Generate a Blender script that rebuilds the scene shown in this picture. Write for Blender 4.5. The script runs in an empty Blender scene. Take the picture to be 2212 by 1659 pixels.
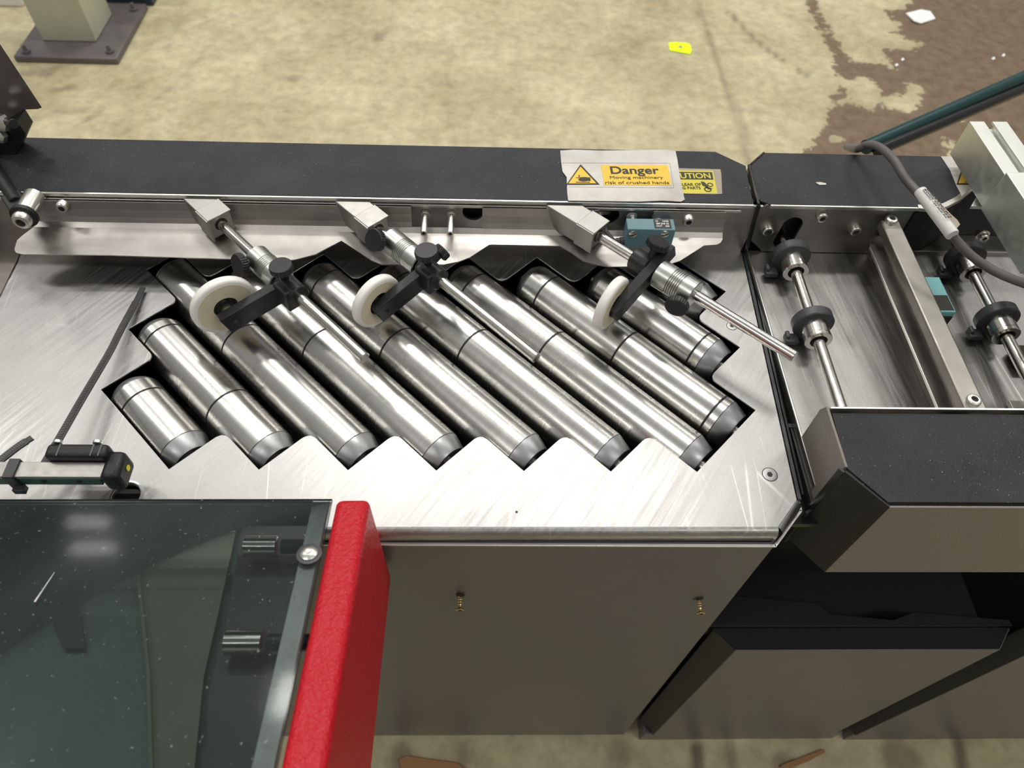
import bpy, bmesh, math, random
from mathutils import Vector, Matrix, noise
random.seed(7)
S=bpy.context.scene; COL=S.collection
# ------------------------------------------------------------------ camera
Rr=Vector((0.99935044,-0.01273492,0.03371218)); Ru=Vector((-0.00933332,0.81209791,0.58344655)); Rf=Vector((0.03480773,0.58338222,-0.81145154))
FPX=1587.305; DZ=0.85; CZ=DZ+0.56
cd=bpy.data.cameras.new('camera'); cam=bpy.data.objects.new('camera',cd); COL.objects.link(cam)
m=Matrix.Identity(4)
for i in range(3): m[i][0]=Rr[i]; m[i][1]=Ru[i]; m[i][2]=-Rf[i]
m[2][3]=CZ; cam.matrix_world=m
cd.sensor_fit='HORIZONTAL'; cd.sensor_width=36; cd.lens=FPX/2212*36; cd.clip_start=.01; cd.clip_end=60
cd.dof.use_dof=True; cd.dof.focus_distance=0.71; cd.dof.aperture_fstop=9
S.camera=cam
# ------------------------------------------------------------------ light
S.view_settings.view_transform='Standard'; S.view_settings.look='None'; S.view_settings.exposure=0.0; S.view_settings.gamma=1; S.view_settings.use_curve_mapping=False
W=bpy.data.worlds.new('world'); S.world=W; W.use_nodes=True
wn=W.node_tree; bg=wn.nodes['Background']; tcw=wn.nodes.new('ShaderNodeTexCoord'); sxw=wn.nodes.new('ShaderNodeSeparateXYZ'); rw=wn.nodes.new('ShaderNodeValToRGB')
wn.links.new(tcw.outputs['Generated'],sxw.inputs[0]); wn.links.new(sxw.outputs['Z'],rw.inputs[0]); wn.links.new(rw.outputs[0],bg.inputs[0])
rw.color_ramp.elements[0].position=0; rw.color_ramp.elements[0].color=(.235,.222,.20,1); rw.color_ramp.elements[1].position=.9; rw.color_ramp.elements[1].color=(.34,.34,.33,1)
bg.inputs[1].default_value=1.0
def area(name,x,y,sx,sy,power,col=(1,.972,.92)):
    l=bpy.data.lights.new(name,'AREA'); l.shape='RECTANGLE'; l.size=sx; l.size_y=sy; l.energy=power; l.color=col
    o=bpy.data.objects.new(name,l); o.location=(x,y,4.45); COL.objects.link(o)
for x,y,sx,p in ((.55,2.15,1.3,50),(-.85,3.1,.9,50),(-1.6,1.85,.9,8),(-3.3,2.4,1.3,30),(3.2,2.3,1.3,34),(.4,5.3,2.4,60),(3.6,5.2,2.4,34),(-3.4,5.6,1.3,34),(-2.4,-1.2,2.4,38),(2.4,-1.3,2.4,38)):
    area('ceiling_or_fill_lamp',x,y,sx,.30,p)  # those just left of the main lamp are added to brighten the floor
area('ceiling_lamp_small',-3.30,4.86,.34,.13,5,(1,.95,.97)); area('ceiling_lamp_small',-3.10,4.52,.36,.13,5,(1,.95,.97))
# ------------------------------------------------------------------ pixel -> world helpers (photo frame 2212x1659)
CL=Vector((0,0,CZ))
def ray(px,py): return (px-1106)/FPX*Rr-(py-829.5)/FPX*Ru+Rf
def P(px,py,h=0.0):
    d=ray(px,py); return CL+d*((DZ+h-CZ)/d.z)
def PY(px,py,y):
    d=ray(px,py); return CL+d*(y/d.y)
def PX(px,py,x):
    d=ray(px,py); return CL+d*(x/d.x)
FL=-DZ
def V(x,y,h): return Vector((x,y,DZ+h))
# ------------------------------------------------------------------ materials
def nodes(name):
    m=bpy.data.materials.new(name); m.use_nodes=True; nt=m.node_tree; return m,nt,nt.nodes['Principled BSDF']
def N(nt,t,**k):
    n=nt.nodes.new(t)
    for a,b in k.items():
        if a in n.inputs: n.inputs[a].default_value=b
        else: setattr(n,a,b)
    return n
def ramp(nt,src,stops):
    r=nt.nodes.new('ShaderNodeValToRGB'); el=r.color_ramp.elements
    while len(el)<len(stops): el.new(.5)
    for e,(p,c) in zip(el,stops): e.position=p; e.color=(c,c,c,1) if not isinstance(c,tuple) else (*c,1)
    nt.links.new(src,r.inputs[0]); return r
def tex(nt,scale,stretch=(1,1,1),rot=(0,0,0),detail=4,kind='Object',rough=.55):
    tc=nt.nodes.new('ShaderNodeTexCoord'); mr=N(nt,'ShaderNodeMapping'); mr.inputs['Rotation'].default_value=rot; mp=N(nt,'ShaderNodeMapping'); mp.inputs['Scale'].default_value=stretch
    nt.links.new(tc.outputs[kind],mr.inputs[0]); nt.links.new(mr.outputs[0],mp.inputs[0]); n=N(nt,'ShaderNodeTexNoise'); n.inputs['Scale'].default_value=scale; n.inputs['Detail'].default_value=detail; n.inputs['Roughness'].default_value=rough
    nt.links.new(mp.outputs[0],n.inputs['Vector']); return n
def mixc(nt,fac,a,b,mode='MIX'):
    x=nt.nodes.new('ShaderNodeMix'); x.data_type='RGBA'; x.blend_type=mode
    for s,v in ((0,fac),(6,a),(7,b)):
        if hasattr(v,'links') : nt.links.new(v,x.inputs[s])
        elif isinstance(v,tuple): x.inputs[s].default_value=(*v,1)
        else: x.inputs[s].default_value=v
    return x.outputs[2]
def bump(nt,bs,src,strength,dist=.001):
    b=N(nt,'ShaderNodeBump'); b.inputs['Strength'].default_value=strength; b.inputs['Distance'].default_value=dist
    nt.links.new(src,b.inputs['Height']); nt.links.new(b.outputs[0],bs.inputs['Normal'])
def metal(name,c,rlo,rhi,scale=60,stretch=(1,1,1),rot=(0,0,0),dirt=.25,bmp=0,metallic=1.0,dscale=14):
    m,nt,bs=nodes(name); bs.inputs['Metallic'].default_value=metallic
    n=tex(nt,scale,stretch,rot,6); r=ramp(nt,n.outputs[0],[(.32,rlo),(.68,rhi)]); nt.links.new(r.outputs[0],bs.inputs['Roughness'])
    n2=tex(nt,dscale,detail=8); r2=ramp(nt,n2.outputs[0],[(.35,1-dirt),(.62,1.0)])
    nt.links.new(mixc(nt,1.0,tuple(c),r2.outputs[0],'MULTIPLY'),bs.inputs['Base Color'])
    if bmp: bump(nt,bs,n.outputs[0],bmp,.0006)
    return m
def paint(name,c,rough,bscale=0,bmp=0,spec=.5,speck=0,dust=0,dustc=(.5,.48,.44),coat=0):
    m,nt,bs=nodes(name); bs.inputs['Roughness'].default_value=rough; bs.inputs['Specular IOR Level'].default_value=spec
    col=None
    n=tex(nt,14,detail=10,rough=.68); r=ramp(nt,n.outputs[0],[(.38,0.0),(.72,dust)])
    out=mixc(nt,r.outputs[0],tuple(c),tuple(dustc))
    if speck:
        v=tex(nt,760,detail=2); mk=tex(nt,13,detail=3); ad=N(nt,'ShaderNodeMath',operation='MULTIPLY_ADD'); ad.inputs[1].default_value=.22; nt.links.new(mk.outputs[0],ad.inputs[0]); nt.links.new(v.outputs[0],ad.inputs[2]); rv=ramp(nt,ad.outputs[0],[(.83,0.0),(.87,speck)]); out=mixc(nt,rv.outputs[0],out,(.75,.73,.68))
    nt.links.new(out,bs.inputs['Base Color'])
    if bmp:
        nb=tex(nt,bscale,detail=2); bump(nt,bs,nb.outputs[0],bmp,.0012)
    if coat: bs.inputs['Coat Weight'].default_value=coat
    return m
def flat(name,c,rough=.6,metallic=0):
    m,nt,bs=nodes(name); bs.inputs['Base Color'].default_value=(*c,1); bs.inputs['Roughness'].default_value=rough; bs.inputs['Metallic'].default_value=metallic; return m
M={}
def deckmat(name,c,rot,seed):
    m,nt,bs=nodes(name); bs.inputs['Metallic'].default_value=1
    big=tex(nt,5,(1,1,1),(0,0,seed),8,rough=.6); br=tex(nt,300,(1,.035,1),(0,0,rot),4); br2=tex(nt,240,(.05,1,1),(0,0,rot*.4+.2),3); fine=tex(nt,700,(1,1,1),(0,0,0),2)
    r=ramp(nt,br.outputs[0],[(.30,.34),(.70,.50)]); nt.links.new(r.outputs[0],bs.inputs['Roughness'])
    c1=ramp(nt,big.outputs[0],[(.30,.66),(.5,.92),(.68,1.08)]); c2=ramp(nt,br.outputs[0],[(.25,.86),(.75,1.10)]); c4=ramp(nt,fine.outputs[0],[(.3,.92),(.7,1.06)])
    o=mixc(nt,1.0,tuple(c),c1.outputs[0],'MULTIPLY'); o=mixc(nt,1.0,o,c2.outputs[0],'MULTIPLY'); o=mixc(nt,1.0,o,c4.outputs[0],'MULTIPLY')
    # fine bright scratches: distorted bands, thresholded
    for k,(rz,sc_) in enumerate(((.5,16),(-.9,13),(1.4,19))):
        mr=N(nt,'ShaderNodeMapping'); mr.inputs['Rotation'].default_value=(0,0,rz+rot); mr.inputs['Scale'].default_value=(1,.12,1); tc=nt.nodes.new('ShaderNodeTexCoord'); nt.links.new(tc.outputs['Object'],mr.inputs[0])
        vo=N(nt,'ShaderNodeTexVoronoi',feature='DISTANCE_TO_EDGE'); vo.inputs['Scale'].default_value=sc_; nt.links.new(mr.outputs[0],vo.inputs['Vector'])
        rr=ramp(nt,vo.outputs['Distance'],[(.0,.9),(.006,0.0)]); msk=tex(nt,11,(1,1,1),(0,0,k),3); rm=ramp(nt,msk.outputs[0],[(.52,0.0),(.66,.55)])
        f=N(nt,'ShaderNodeMath',operation='MULTIPLY'); nt.links.new(rr.outputs[0],f.inputs[0]); nt.links.new(rm.outputs[0],f.inputs[1]); o=mixc(nt,f.outputs[0],o,(.85,.84,.82))
    nt.links.new(o,bs.inputs['Base Color'])
    ma=N(nt,'ShaderNodeMath',operation='ADD'); nt.links.new(br.outputs[0],ma.inputs[0]); nt.links.new(br2.outputs[0],ma.inputs[1]); bump(nt,bs,ma.outputs[0],.10,.0004); return m
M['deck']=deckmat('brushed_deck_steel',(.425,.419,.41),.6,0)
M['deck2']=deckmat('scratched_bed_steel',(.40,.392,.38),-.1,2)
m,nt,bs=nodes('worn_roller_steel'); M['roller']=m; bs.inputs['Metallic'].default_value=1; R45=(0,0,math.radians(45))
rg=tex(nt,60,(7,.35,.35),R45,5); rb=tex(nt,9,(2.2,.8,.8),R45,6,rough=.65); rl_=tex(nt,40,(.2,3,3),R45,4)
r=ramp(nt,rg.outputs[0],[(.3,.262),(.7,.276)]); nt.links.new(r.outputs[0],bs.inputs['Roughness'])
c1=ramp(nt,rb.outputs[0],[(.30,.80),(.5,.98),(.7,1.06)]); c2=ramp(nt,rg.outputs[0],[(.25,.95),(.7,1.02)]); c3=ramp(nt,rl_.outputs[0],[(.35,.93),(.65,1.04)])
o=mixc(nt,1.0,(.66,.65,.625),c1.outputs[0],'MULTIPLY'); o=mixc(nt,1.0,o,c2.outputs[0],'MULTIPLY'); o=mixc(nt,1.0,o,c3.outputs[0],'MULTIPLY'); nt.links.new(o,bs.inputs['Base Color'])
M['rollercap']=metal('grey_roller_cap',(.40,.41,.42),.35,.5,90,dirt=.2)
M['groove']=flat('dark_groove',(.01,.011,.012),.5)
M['sheet']=metal('folded_sheet_steel',(.45,.43,.405),.34,.48,60,(.10,1,1),dirt=.34,bmp=.03,dscale=13)
M['edge']=metal('bright_cut_edge',(.85,.84,.8),.30,.34,60,dirt=.1)
M['alu']=metal('milled_aluminium',(.44,.43,.405),.40,.52,160,(1,1,.1),dirt=.12)
M['barsteel']=metal('dull_beige_steel_bar',(.37,.355,.32),.38,.5,90,dirt=.18)
M['aluside']=metal('anodised_aluminium',(.74,.76,.71),.42,.55,120,dirt=.1)
M['rod']=metal('polished_rod_steel',(.72,.70,.66),.17,.21,90,(1,1,.15),dirt=.15)
M['zinc']=metal('galvanised_collar',(.56,.58,.55),.28,.36,60,dirt=.12)
M['bolt']=metal('bolt_steel',(.78,.77,.72),.28,.34,80,dirt=.12)
M['brass']=metal('brass_screw',(.85,.66,.33),.25,.4,80,dirt=.3)
M['burnish']=metal('burnished_black_steel',(.030,.031,.033),.32,.45,140,dirt=.3,metallic=.35)
M['knob']=metal('black_oxide_knob',(.028,.028,.030),.30,.42,120,(1,1,1),dirt=.2,metallic=.3)
M['cover']=paint('textured_black_powder_coat',(.020,.022,.027),.48,900,.5,.28,.5,.04)
M['black']=paint('black_paint',(.012,.014,.014),.45,700,.2,.4)
M['blackgloss']=paint('black_glossy_edge',(.010,.010,.011),.22,0,0)
M['panel']=paint('grey_hammered_paint',(.19,.172,.152),.34,560,.32,.55,0,.25,(.20,.18,.15))
M['cab']=paint('smooth_dark_grey_cabinet_paint',(.105,.101,.101),.30,700,.14,.7,0,.15,(.19,.18,.165))
M['red']=paint('textured_red_paint',(.50,.008,.018),.38,380,1.0,.28)
M['rubber']=paint('black_rubber',(.009,.010,.011),.45,300,.2,.5,0,.25,(.30,.32,.35))
M['nylon']=paint('white_nylon',(.92,.91,.87),.35,0,0,.5,0,.12,(.62,.52,.32))
M['nylonface']=paint('yellowed_nylon_face',(.80,.73,.54),.45,0,0,.5,0,.3,(.42,.32,.16))
M['teal']=paint('teal_sensor_plastic',(.105,.215,.25),.45,0,0,.5,0,.3,(.2,.33,.36))
M['tealbright']=paint('light_teal_plastic',(.20,.46,.48),.45)
M['greentube']=paint('dark_green_tube',(.004,.040,.042),.28)
M['cable']=paint('grey_cable_sheath',(.085,.08,.08),.5,200,.2,.4,0,.4,(.3,.29,.27))
M['sleeve']=paint('white_cable_sleeve',(.68,.68,.66),.35)
M['paper']=paint('worn_white_sticker',(.68,.66,.61),.55,500,.2,.4,0,.9,(.40,.38,.34))
M['yellow']=paint('warning_yellow',(.83,.52,.03),.45,0,0,.5,0,.35,(.72,.50,.12))
M['yellow2']=paint('faded_caution_yellow',(.66,.56,.03),.45,0,0,.5,0,.3,(.5,.45,.12))
M['tan']=paint('brittle_clear_label',(.38,.33,.26),.5,0,0,.4,0,.5,(.2,.17,.13))
M['ink']=flat('black_ink',(.03,.027,.022),.6)
M['inkyellow']=flat('yellow_ink',(.68,.58,.04),.6)
M['white']=flat('white_print',(.75,.75,.75),.6)
M['whitepaper']=flat('white_paper',(.86,.86,.86),.7)
M['yellowtag']=flat('yellow_plastic_tag',(.90,1.3,.0),.45)
M['post']=paint('grey_green_post_paint',(.52,.54,.42),.35,60,.15,.5,0,.4,(.42,.41,.32))
M['baseplate']=paint('dark_steel_base_plate',(.105,.098,.105),.38,80,.2,.5,0,.5,(.20,.16,.14))
M['navy']=paint('dark_blue_painted_box',(.03,.045,.07),.4)
M['ziptie']=paint('black_zip_tie',(.03,.03,.032),.4)
M['greenbar']=paint('green_painted_bar',(.03,.10,.07),.4)
M['yellowdot']=flat('yellow_paint_dot',(.85,.78,.02),.4)
M['interior']=paint('dark_green_grey_interior',(.15,.21,.20),.45,60,.1,.4,.25,.3,(.09,.10,.09))
M['interior2']=paint('olive_grey_plate',(.21,.22,.17),.5)
M['interior3']=paint('black_interior_box',(.05,.045,.05),.4,0,0,.5,.4)
M['frame']=metal('dusty_hood_frame',(.80,.80,.82),.5,.65,60,dirt=.5,metallic=.3,dscale=30)
M['orange']=flat('orange_brown_card',(.34,.17,.07),.7)
M['smoke2']=paint('bronze_smoked_plastic',(.085,.070,.062),.22,0,0,.5,0,.5,(.22,.19,.17))
M['leftdark']=metal('stained_dark_steel',(.30,.27,.25),.35,.5,40,dirt=.35)
# smoked acrylic
m,nt,bs=nodes('smoked_acrylic'); M['acrylic']=m
bs.inputs['Base Color'].default_value=(.035,.045,.045,1); bs.inputs['Roughness'].default_value=.07
nd=tex(nt,330,detail=2); rd=ramp(nt,nd.outputs[0],[(.70,0.0),(.74,.5)])
ns=tex(nt,7,(1,.25,1),(0,0,.5),6); rs=ramp(nt,ns.outputs[0],[(.4,0.02),(.8,.22)])
mx=N(nt,'ShaderNodeMath',operation='ADD'); nt.links.new(rd.outputs[0],mx.inputs[0]); nt.links.new(rs.outputs[0],mx.inputs[1])
nt.links.new(mixc(nt,mx.outputs[0],(.035,.045,.045),(.42,.45,.43)),bs.inputs['Base Color'])
tr=N(nt,'ShaderNodeBsdfTransparent'); tr.inputs[0].default_value=(.80,.835,.825,1); ms=N(nt,'ShaderNodeMixShader'); 
lw=N(nt,'ShaderNodeFresnel'); lw.inputs[0].default_value=1.5
f2=N(nt,'ShaderNodeMath',operation='ADD',use_clamp=True); f2.inputs[1].default_value=.10; nt.links.new(lw.outputs[0],f2.inputs[0])
f3=N(nt,'ShaderNodeMath',operation='ADD',use_clamp=True); nt.links.new(f2.outputs[0],f3.inputs[0]); nt.links.new(rd.outputs[0],f3.inputs[1])
nt.links.new(f3.outputs[0],ms.inputs[0]); nt.links.new(tr.outputs[0],ms.inputs[1]); nt.links.new(bs.outputs[0],ms.inputs[2])
nt.links.new(ms.outputs[0],nt.nodes['Material Output'].inputs[0])
# floor
m,nt,bs=nodes('concrete_floor'); M['floor']=m
at=N(nt,'ShaderNodeAttribute',attribute_name='stain'); at2=N(nt,'ShaderNodeAttribute',attribute_name='marks')
n1=tex(nt,26,detail=8,rough=.65); n2=tex(nt,2.6,detail=10,rough=.66); n3=tex(nt,90,detail=4)
mm=N(nt,'ShaderNodeMath',operation='MULTIPLY_ADD'); mm.inputs[1].default_value=.16; nt.links.new(n1.outputs[0],mm.inputs[0]); nt.links.new(at.outputs['Fac'],mm.inputs[2])
st=ramp(nt,mm.outputs[0],[(.076,0.0),(.088,1.0)])
base=ramp(nt,n2.outputs[0],[(.32,(.38,.315,.178)),(.66,(.62,.56,.36))])
b2=ramp(nt,n1.outputs[0],[(.3,.74),(.62,1.06)])
c1=mixc(nt,1.0,base.outputs[0],b2.outputs[0],'MULTIPLY')
brown=ramp(nt,n1.outputs[0],[(.3,(.12,.078,.045)),(.7,(.22,.155,.098))])
c2=mixc(nt,st.outputs[0],c1,brown.outputs[0])
c3=mixc(nt,at2.outputs['Fac'],c2,(.10,.075,.05))
sp=ramp(nt,n3.outputs[0],[(.69,0.0),(.73,.45)]); c4=mixc(nt,sp.outputs[0],c3,(.30,.23,.14))
nt.links.new(c4,bs.inputs['Base Color']); bs.inputs['Roughness'].default_value=.55; bump(nt,bs,n1.outputs[0],.15,.004)
# ------------------------------------------------------------------ objects
def tag(o,label=None,cat=None,group=None,kind=None):
    if label: o['label']=label
    if cat: o['category']=cat
    if group: o['group']=group
    if kind: o['kind']=kind
    return o
def thing(name,loc,label,cat,group=None):
    o=bpy.data.objects.new(name,None); o.location=loc; o.empty_display_size=.02; COL.objects.link(o); return tag(o,label,cat,group)
def link(name,bm,mat,parent=None,smooth=False,bevel=0,seg=2):
    me=bpy.data.meshes.new(name); bmesh.ops.recalc_face_normals(bm,faces=bm.faces[:])
    bm.to_mesh(me); bm.free()
    for mt in (mat if isinstance(mat,(list,tuple)) else [mat]): me.materials.append(M[mt])
    if smooth:
        me.shade_smooth(); 
        try: me.set_sharp_from_angle(angle=math.radians(35))
        except Exception: pass
    o=bpy.data.objects.new(name,me); COL.objects.link(o)
    if parent:
        o.parent=parent
        pw=Vector((0,0,0)); q=parent
        while q: pw=pw+q.location; q=q.parent
        o.location=-pw
    if bevel:
        b=o.modifiers.new('bevel','BEVEL'); b.width=bevel; b.segments=seg; b.limit_method='ANGLE'; b.angle_limit=math.radians(40)
        me.shade_smooth() 
        try: me.set_sharp_from_angle(angle=math.radians(35))
        except Exception: pass
    return o
def frame(a,b,up=Vector((0,0,1))):
    z=(b-a).normalized(); x=up.cross(z)
    if x.length<1e-4: x=Vector((1,0,0)).cross(z)
    x.normalize(); return x,z.cross(x),z
def add_box(bm,c,ax,ay,az,sx,sy,sz):
    vs=[]
    for k in (-1,1):
        for j in (-1,1):
            for i in (-1,1): vs.append(bm.verts.new(c+ax*(i*sx/2)+ay*(j*sy/2)+az*(k*sz/2)))
    for f in ((0,1,3,2),(4,6,7,5),(0,4,5,1),(2,3,7,6),(0,2,6,4),(1,5,7,3)): bm.faces.new([vs[i] for i in f])
X_,Y_,Z_=Vector((1,0,0)),Vector((0,1,0)),Vector((0,0,1))
def box(name,x0,x1,y0,y1,h0,h1,mat,parent=None,bevel=.0008):
    bm=bmesh.new(); add_box(bm,V((x0+x1)/2,(y0+y1)/2,(h0+h1)/2),X_,Y_,Z_,abs(x1-x0),abs(y1-y0),abs(h1-h0)); return link(name,bm,mat,parent,bevel=bevel)
def add_lathe(bm,a,b,prof,seg=40,up=Z_,closed=True,mat=None):
    """prof: list of (t along a->b in metres, radius)"""
    x,y,z=frame(a,b,up); rings=[]
    for t,r in prof:
        rings.append([bm.verts.new(a+z*t+(x*math.cos(k*2*math.pi/seg)+y*math.sin(k*2*math.pi/seg))*r) for k in range(seg)])
    for i in range(len(rings)-1):
        for k in range(seg):
            f=bm.faces.new((rings[i][k],rings[i][(k+1)%seg],rings[i+1][(k+1)%seg],rings[i+1][k]))
            if mat is not None: f.material_index=mat
    if closed:
        bm.faces.new(rings[0][::-1]); bm.faces.new(rings[-1])
def cyl(name,a,b,r,mat,parent=None,seg=32,ch=.0006):
    L=(b-a).length; ch=min(ch,r*.4,L*.3); bm=bmesh.new(); add_lathe(bm,a,b,[(0,r-ch),(ch,r),(L-ch,r),(L,r-ch)],seg); return link(name,bm,mat,parent,smooth=True)
def lathe(name,a,b,prof,mat,parent=None,seg=40,closed=True):
    bm=bmesh.new(); add_lathe(bm,a,b,prof,seg,closed=closed); return link(name,bm,mat,parent,smooth=True)
def add_tube(bm,pts,r,seg=14):
    rings=[]
    for i,p in enumerate(pts):
        t=(pts[min(i+1,len(pts)-1)]-pts[max(i-1,0)]).normalized(); x=Z_.cross(t); 
        if x.length<1e-3: x=Y_.cross(t)
        x.normalize(); y=t.cross(x); rr=r if not callable(r) else r(i/(len(pts)-1))
        rings.append([bm.verts.new(p+(x*math.cos(k*2*math.pi/seg)+y*math.sin(k*2*math.pi/seg))*rr) for k in range(seg)])
    for i in range(len(rings)-1):
        for k in range(seg): bm.faces.new((rings[i][k],rings[i][(k+1)%seg],rings[i+1][(k+1)%seg],rings[i+1][k]))
    bm.faces.new(rings[0][::-1]); bm.faces.new(rings[-1])
def spline(pts,n=10):
    out=[]; q=[pts[0]*2-pts[1]]+list(pts)+[pts[-1]*2-pts[-2]]
    for i in range(1,len(q)-2):
        for k in range(n):
            t=k/n; a,b,c,d=q[i-1],q[i],q[i+1],q[i+2]
            out.append(.5*((2*b)+(c-a)*t+(2*a-5*b+4*c-d)*t*t+(3*b-a-3*c+d)*t**3))
    out.append(q[-2]); return out
def tube(name,pts,r,mat,parent=None,n=10,seg=14):
    bm=bmesh.new(); add_tube(bm,spline(pts,n) if n>1 else pts,r,seg); return link(name,bm,mat,parent,smooth=True)
def prism(name,pts,off,mat,parent=None,bevel=0,holes=(),side=None):
    """planar polygon (3-D points) with holes, extruded by vector off"""
    bm=bmesh.new(); loops=[list(pts)]+[list(h) for h in holes]; edges=[]
    for lp in loops:
        vs=[bm.verts.new(p) for p in lp]
        for i in range(len(vs)): edges.append(bm.edges.new((vs[i],vs[(i+1)%len(vs)])))
    if holes: bmesh.ops.triangle_fill(bm,edges=edges,use_beauty=True,use_dissolve=False)
    else: bm.faces.new(bm.verts[:])
    r=bmesh.ops.extrude_face_region(bm,geom=bm.faces[:]); vv=[g for g in r['geom'] if isinstance(g,bmesh.types.BMVert)]
    bmesh.ops.translate(bm,verts=vv,vec=off)
    if side:
        bmesh.ops.recalc_face_normals(bm,faces=bm.faces[:])
        o=off.normalized()
        for f in bm.faces:
            if abs(f.normal.dot(o))<.5: f.material_index=1
        return link(name,bm,[mat,side],parent,bevel=bevel)
    return link(name,bm,mat,parent,bevel=bevel)
def circ(c,r,ax,ay,n=28,sx=1): return [c+ax*(r*sx*math.cos(k*2*math.pi/n))+ay*(r*math.sin(k*2*math.pi/n)) for k in range(n)]
def socket_screw(name,a,axis,r,L,parent=None,mat='bolt',hexr=.5,label=None,flange=0):
    """button/cap screw head with a hex recess; a = seat centre, axis = outward"""
    ax=axis.normalized(); bm=bmesh.new(); hr=r*hexr
    if flange: add_lathe(bm,a,a+ax*L,[(0,r*1.35),(L*.18,r*1.35)],28)
    prof=[(0,r),(L*.72,r),(L*.92,r*.9),(L,r*.78),(L,hr),(L*.45,hr*.95)]
    add_lathe(bm,a,a+ax*L,prof,28,closed=False)
    o=link(name,bm,mat,parent,smooth=True)
    if label: o['label']=label
    x,y,z=frame(a,a+ax); bm=bmesh.new(); bm.faces.new([bm.verts.new(p) for p in circ(a+ax*L*.5,hr*.97,x,y,6)]); r2=bmesh.ops.extrude_face_region(bm,geom=bm.faces[:]); bmesh.ops.translate(bm,verts=[g for g in r2['geom'] if isinstance(g,bmesh.types.BMVert)],vec=-ax*L*.2)
    if parent and parent.parent: link('socket',bm,'groove',parent)
    else: link('socket',bm,'groove',o)
    return o
def text(s,p0,width,height,mat,parent,bold=.0,yaw=0,name='lettering'):
    c=bpy.data.curves.new('t','FONT'); c.body=s; c.size=1; c.offset=bold; c.extrude=0.004
    o=bpy.data.objects.new('t',c); COL.objects.link(o); dg=bpy.context.evaluated_depsgraph_get(); me=bpy.data.meshes.new_from_object(o.evaluated_get(dg))
    bpy.data.objects.remove(o)
    xs=[v.co.x for v in me.vertices]; x0,x1=min(xs),max(xs)
    sx=width/(x1-x0); sy=height/.70
    for v in me.vertices:
        x=(v.co.x-x0)*sx; y=v.co.y*sy; z=v.co.z*.02
        v.co=p0+Vector((x*math.cos(yaw)-y*math.sin(yaw),x*math.sin(yaw)+y*math.cos(yaw),z))
    me.name=name; me.materials.clear(); me.materials.append(M[mat]); q=bpy.data.objects.new(name,me); COL.objects.link(q); q.parent=parent
    pw=Vector((0,0,0)); a=parent
    while a: pw=pw+a.location; a=a.parent
    q.location=-pw; return q
def sheet(name,pts,mat,parent,t=.0004):
    return prism(name,pts,Z_*t,mat,parent)
def roundpoly(pts,rad,n=6):
    """pts: list of (Vector, radius) ; rounds corners"""
    out=[]; L=len(pts)
    for i,(p,r) in enumerate(pts):
        a=pts[i-1][0]; b=pts[(i+1)%L][0]
        if r<=0: out.append(p); continue
        u=(a-p).normalized(); v=(b-p).normalized(); ang=u.angle(v); d=r/math.tan(ang/2); s=p+u*d; e=p+v*d
        for k in range(n+1):
            t=k/n; out.append(s*(1-t)**2+p*2*t*(1-t)+e*t*t)
    return out
# ================================================================== FLOOR
def floor_px(pts): return [(P(x,y,FL).x,P(x,y,FL).y) for x,y in pts]
def sd(poly,x,y):
    d=1e9; ins=False; n=len(poly)
    for i in range(n):
        x1,y1=poly[i-1]; x2,y2=poly[i]; ex,ey=x2-x1,y2-y1; t=max(0,min(1,((x-x1)*ex+(y-y1)*ey)/(ex*ex+ey*ey+1e-12)))
        d=min(d,math.hypot(x-x1-t*ex,y-y1-t*ey))
        if (y1>y)!=(y2>y) and x<(x2-x1)*(y-y1)/(y2-y1)+x1: ins=not ins
    return d if ins else -d
stain=[floor_px([(1965,-60),(1970,5),(1935,20),(1910,22),(1930,45),(1950,55),(1925,70),(1990,92),(1975,105),(1900,108),(1935,150),(1900,135),(1835,130),(1780,40),(1765,0),(1760,-60),(1735,-60),(1742,10),(1785,95),(1800,130),(1808,160),(1815,190),(1792,205),(1800,218),(1785,240),(1782,265),(1770,290),(1735,330),(1700,420),(2600,700),(2900,100),(2500,-100)])]
holes=[floor_px(p) for p in ([(1860,165),(1895,185),(1905,210),(1890,240),(1835,222),(1810,230),(1805,218),(1838,205),(1815,185),(1812,165),(1835,175)],[(1905,212),(1950,205),(1968,178),(1995,190),(1985,225),(1975,245),(1930,235),(1908,225)],[(2040,250),(2090,250),(2080,262)],[(1800,295),(1818,292),(1816,302),(1800,303)],[(2040,300),(2075,320),(2070,345),(2050,340)])]
blot=[]
def seg(pts,w,s): 
    q=floor_px(pts)
    for a,b in zip(q[:-1],q[1:]): blot.append((a,b,w,s))
seg([(1497,-20),(1515,40),(1550,130),(1580,215),(1600,270),(1622,350)],.0055,.45)
seg([(1575,25),(1625,80),(1665,113),(1697,133)],.004,.6); seg([(1722,150),(1740,163)],.004,.5)
seg([(60,262),(130,240),(185,238)],.010,.30); seg([(120,195),(150,190)],.009,.5); seg([(100,150),(60,160)],.012,.3); seg([(190,258),(203,248)],.005,.5); seg([(100,160),(115,150)],.012,.45)
seg([(420,20),(455,45),(463,65),(450,100),(400,160),(340,215)],.003,.22)
seg([(318,98),(330,92)],.006,.4); seg([(357,105),(366,98)],.005,.4); seg([(820,72),(818,88)],.008,.5); seg([(628,170),(640,172)],.010,.35); seg([(1630,240),(1650,242)],.012,.3); seg([(570,95),(900,60),(1100,90)],.002,.12)
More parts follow.
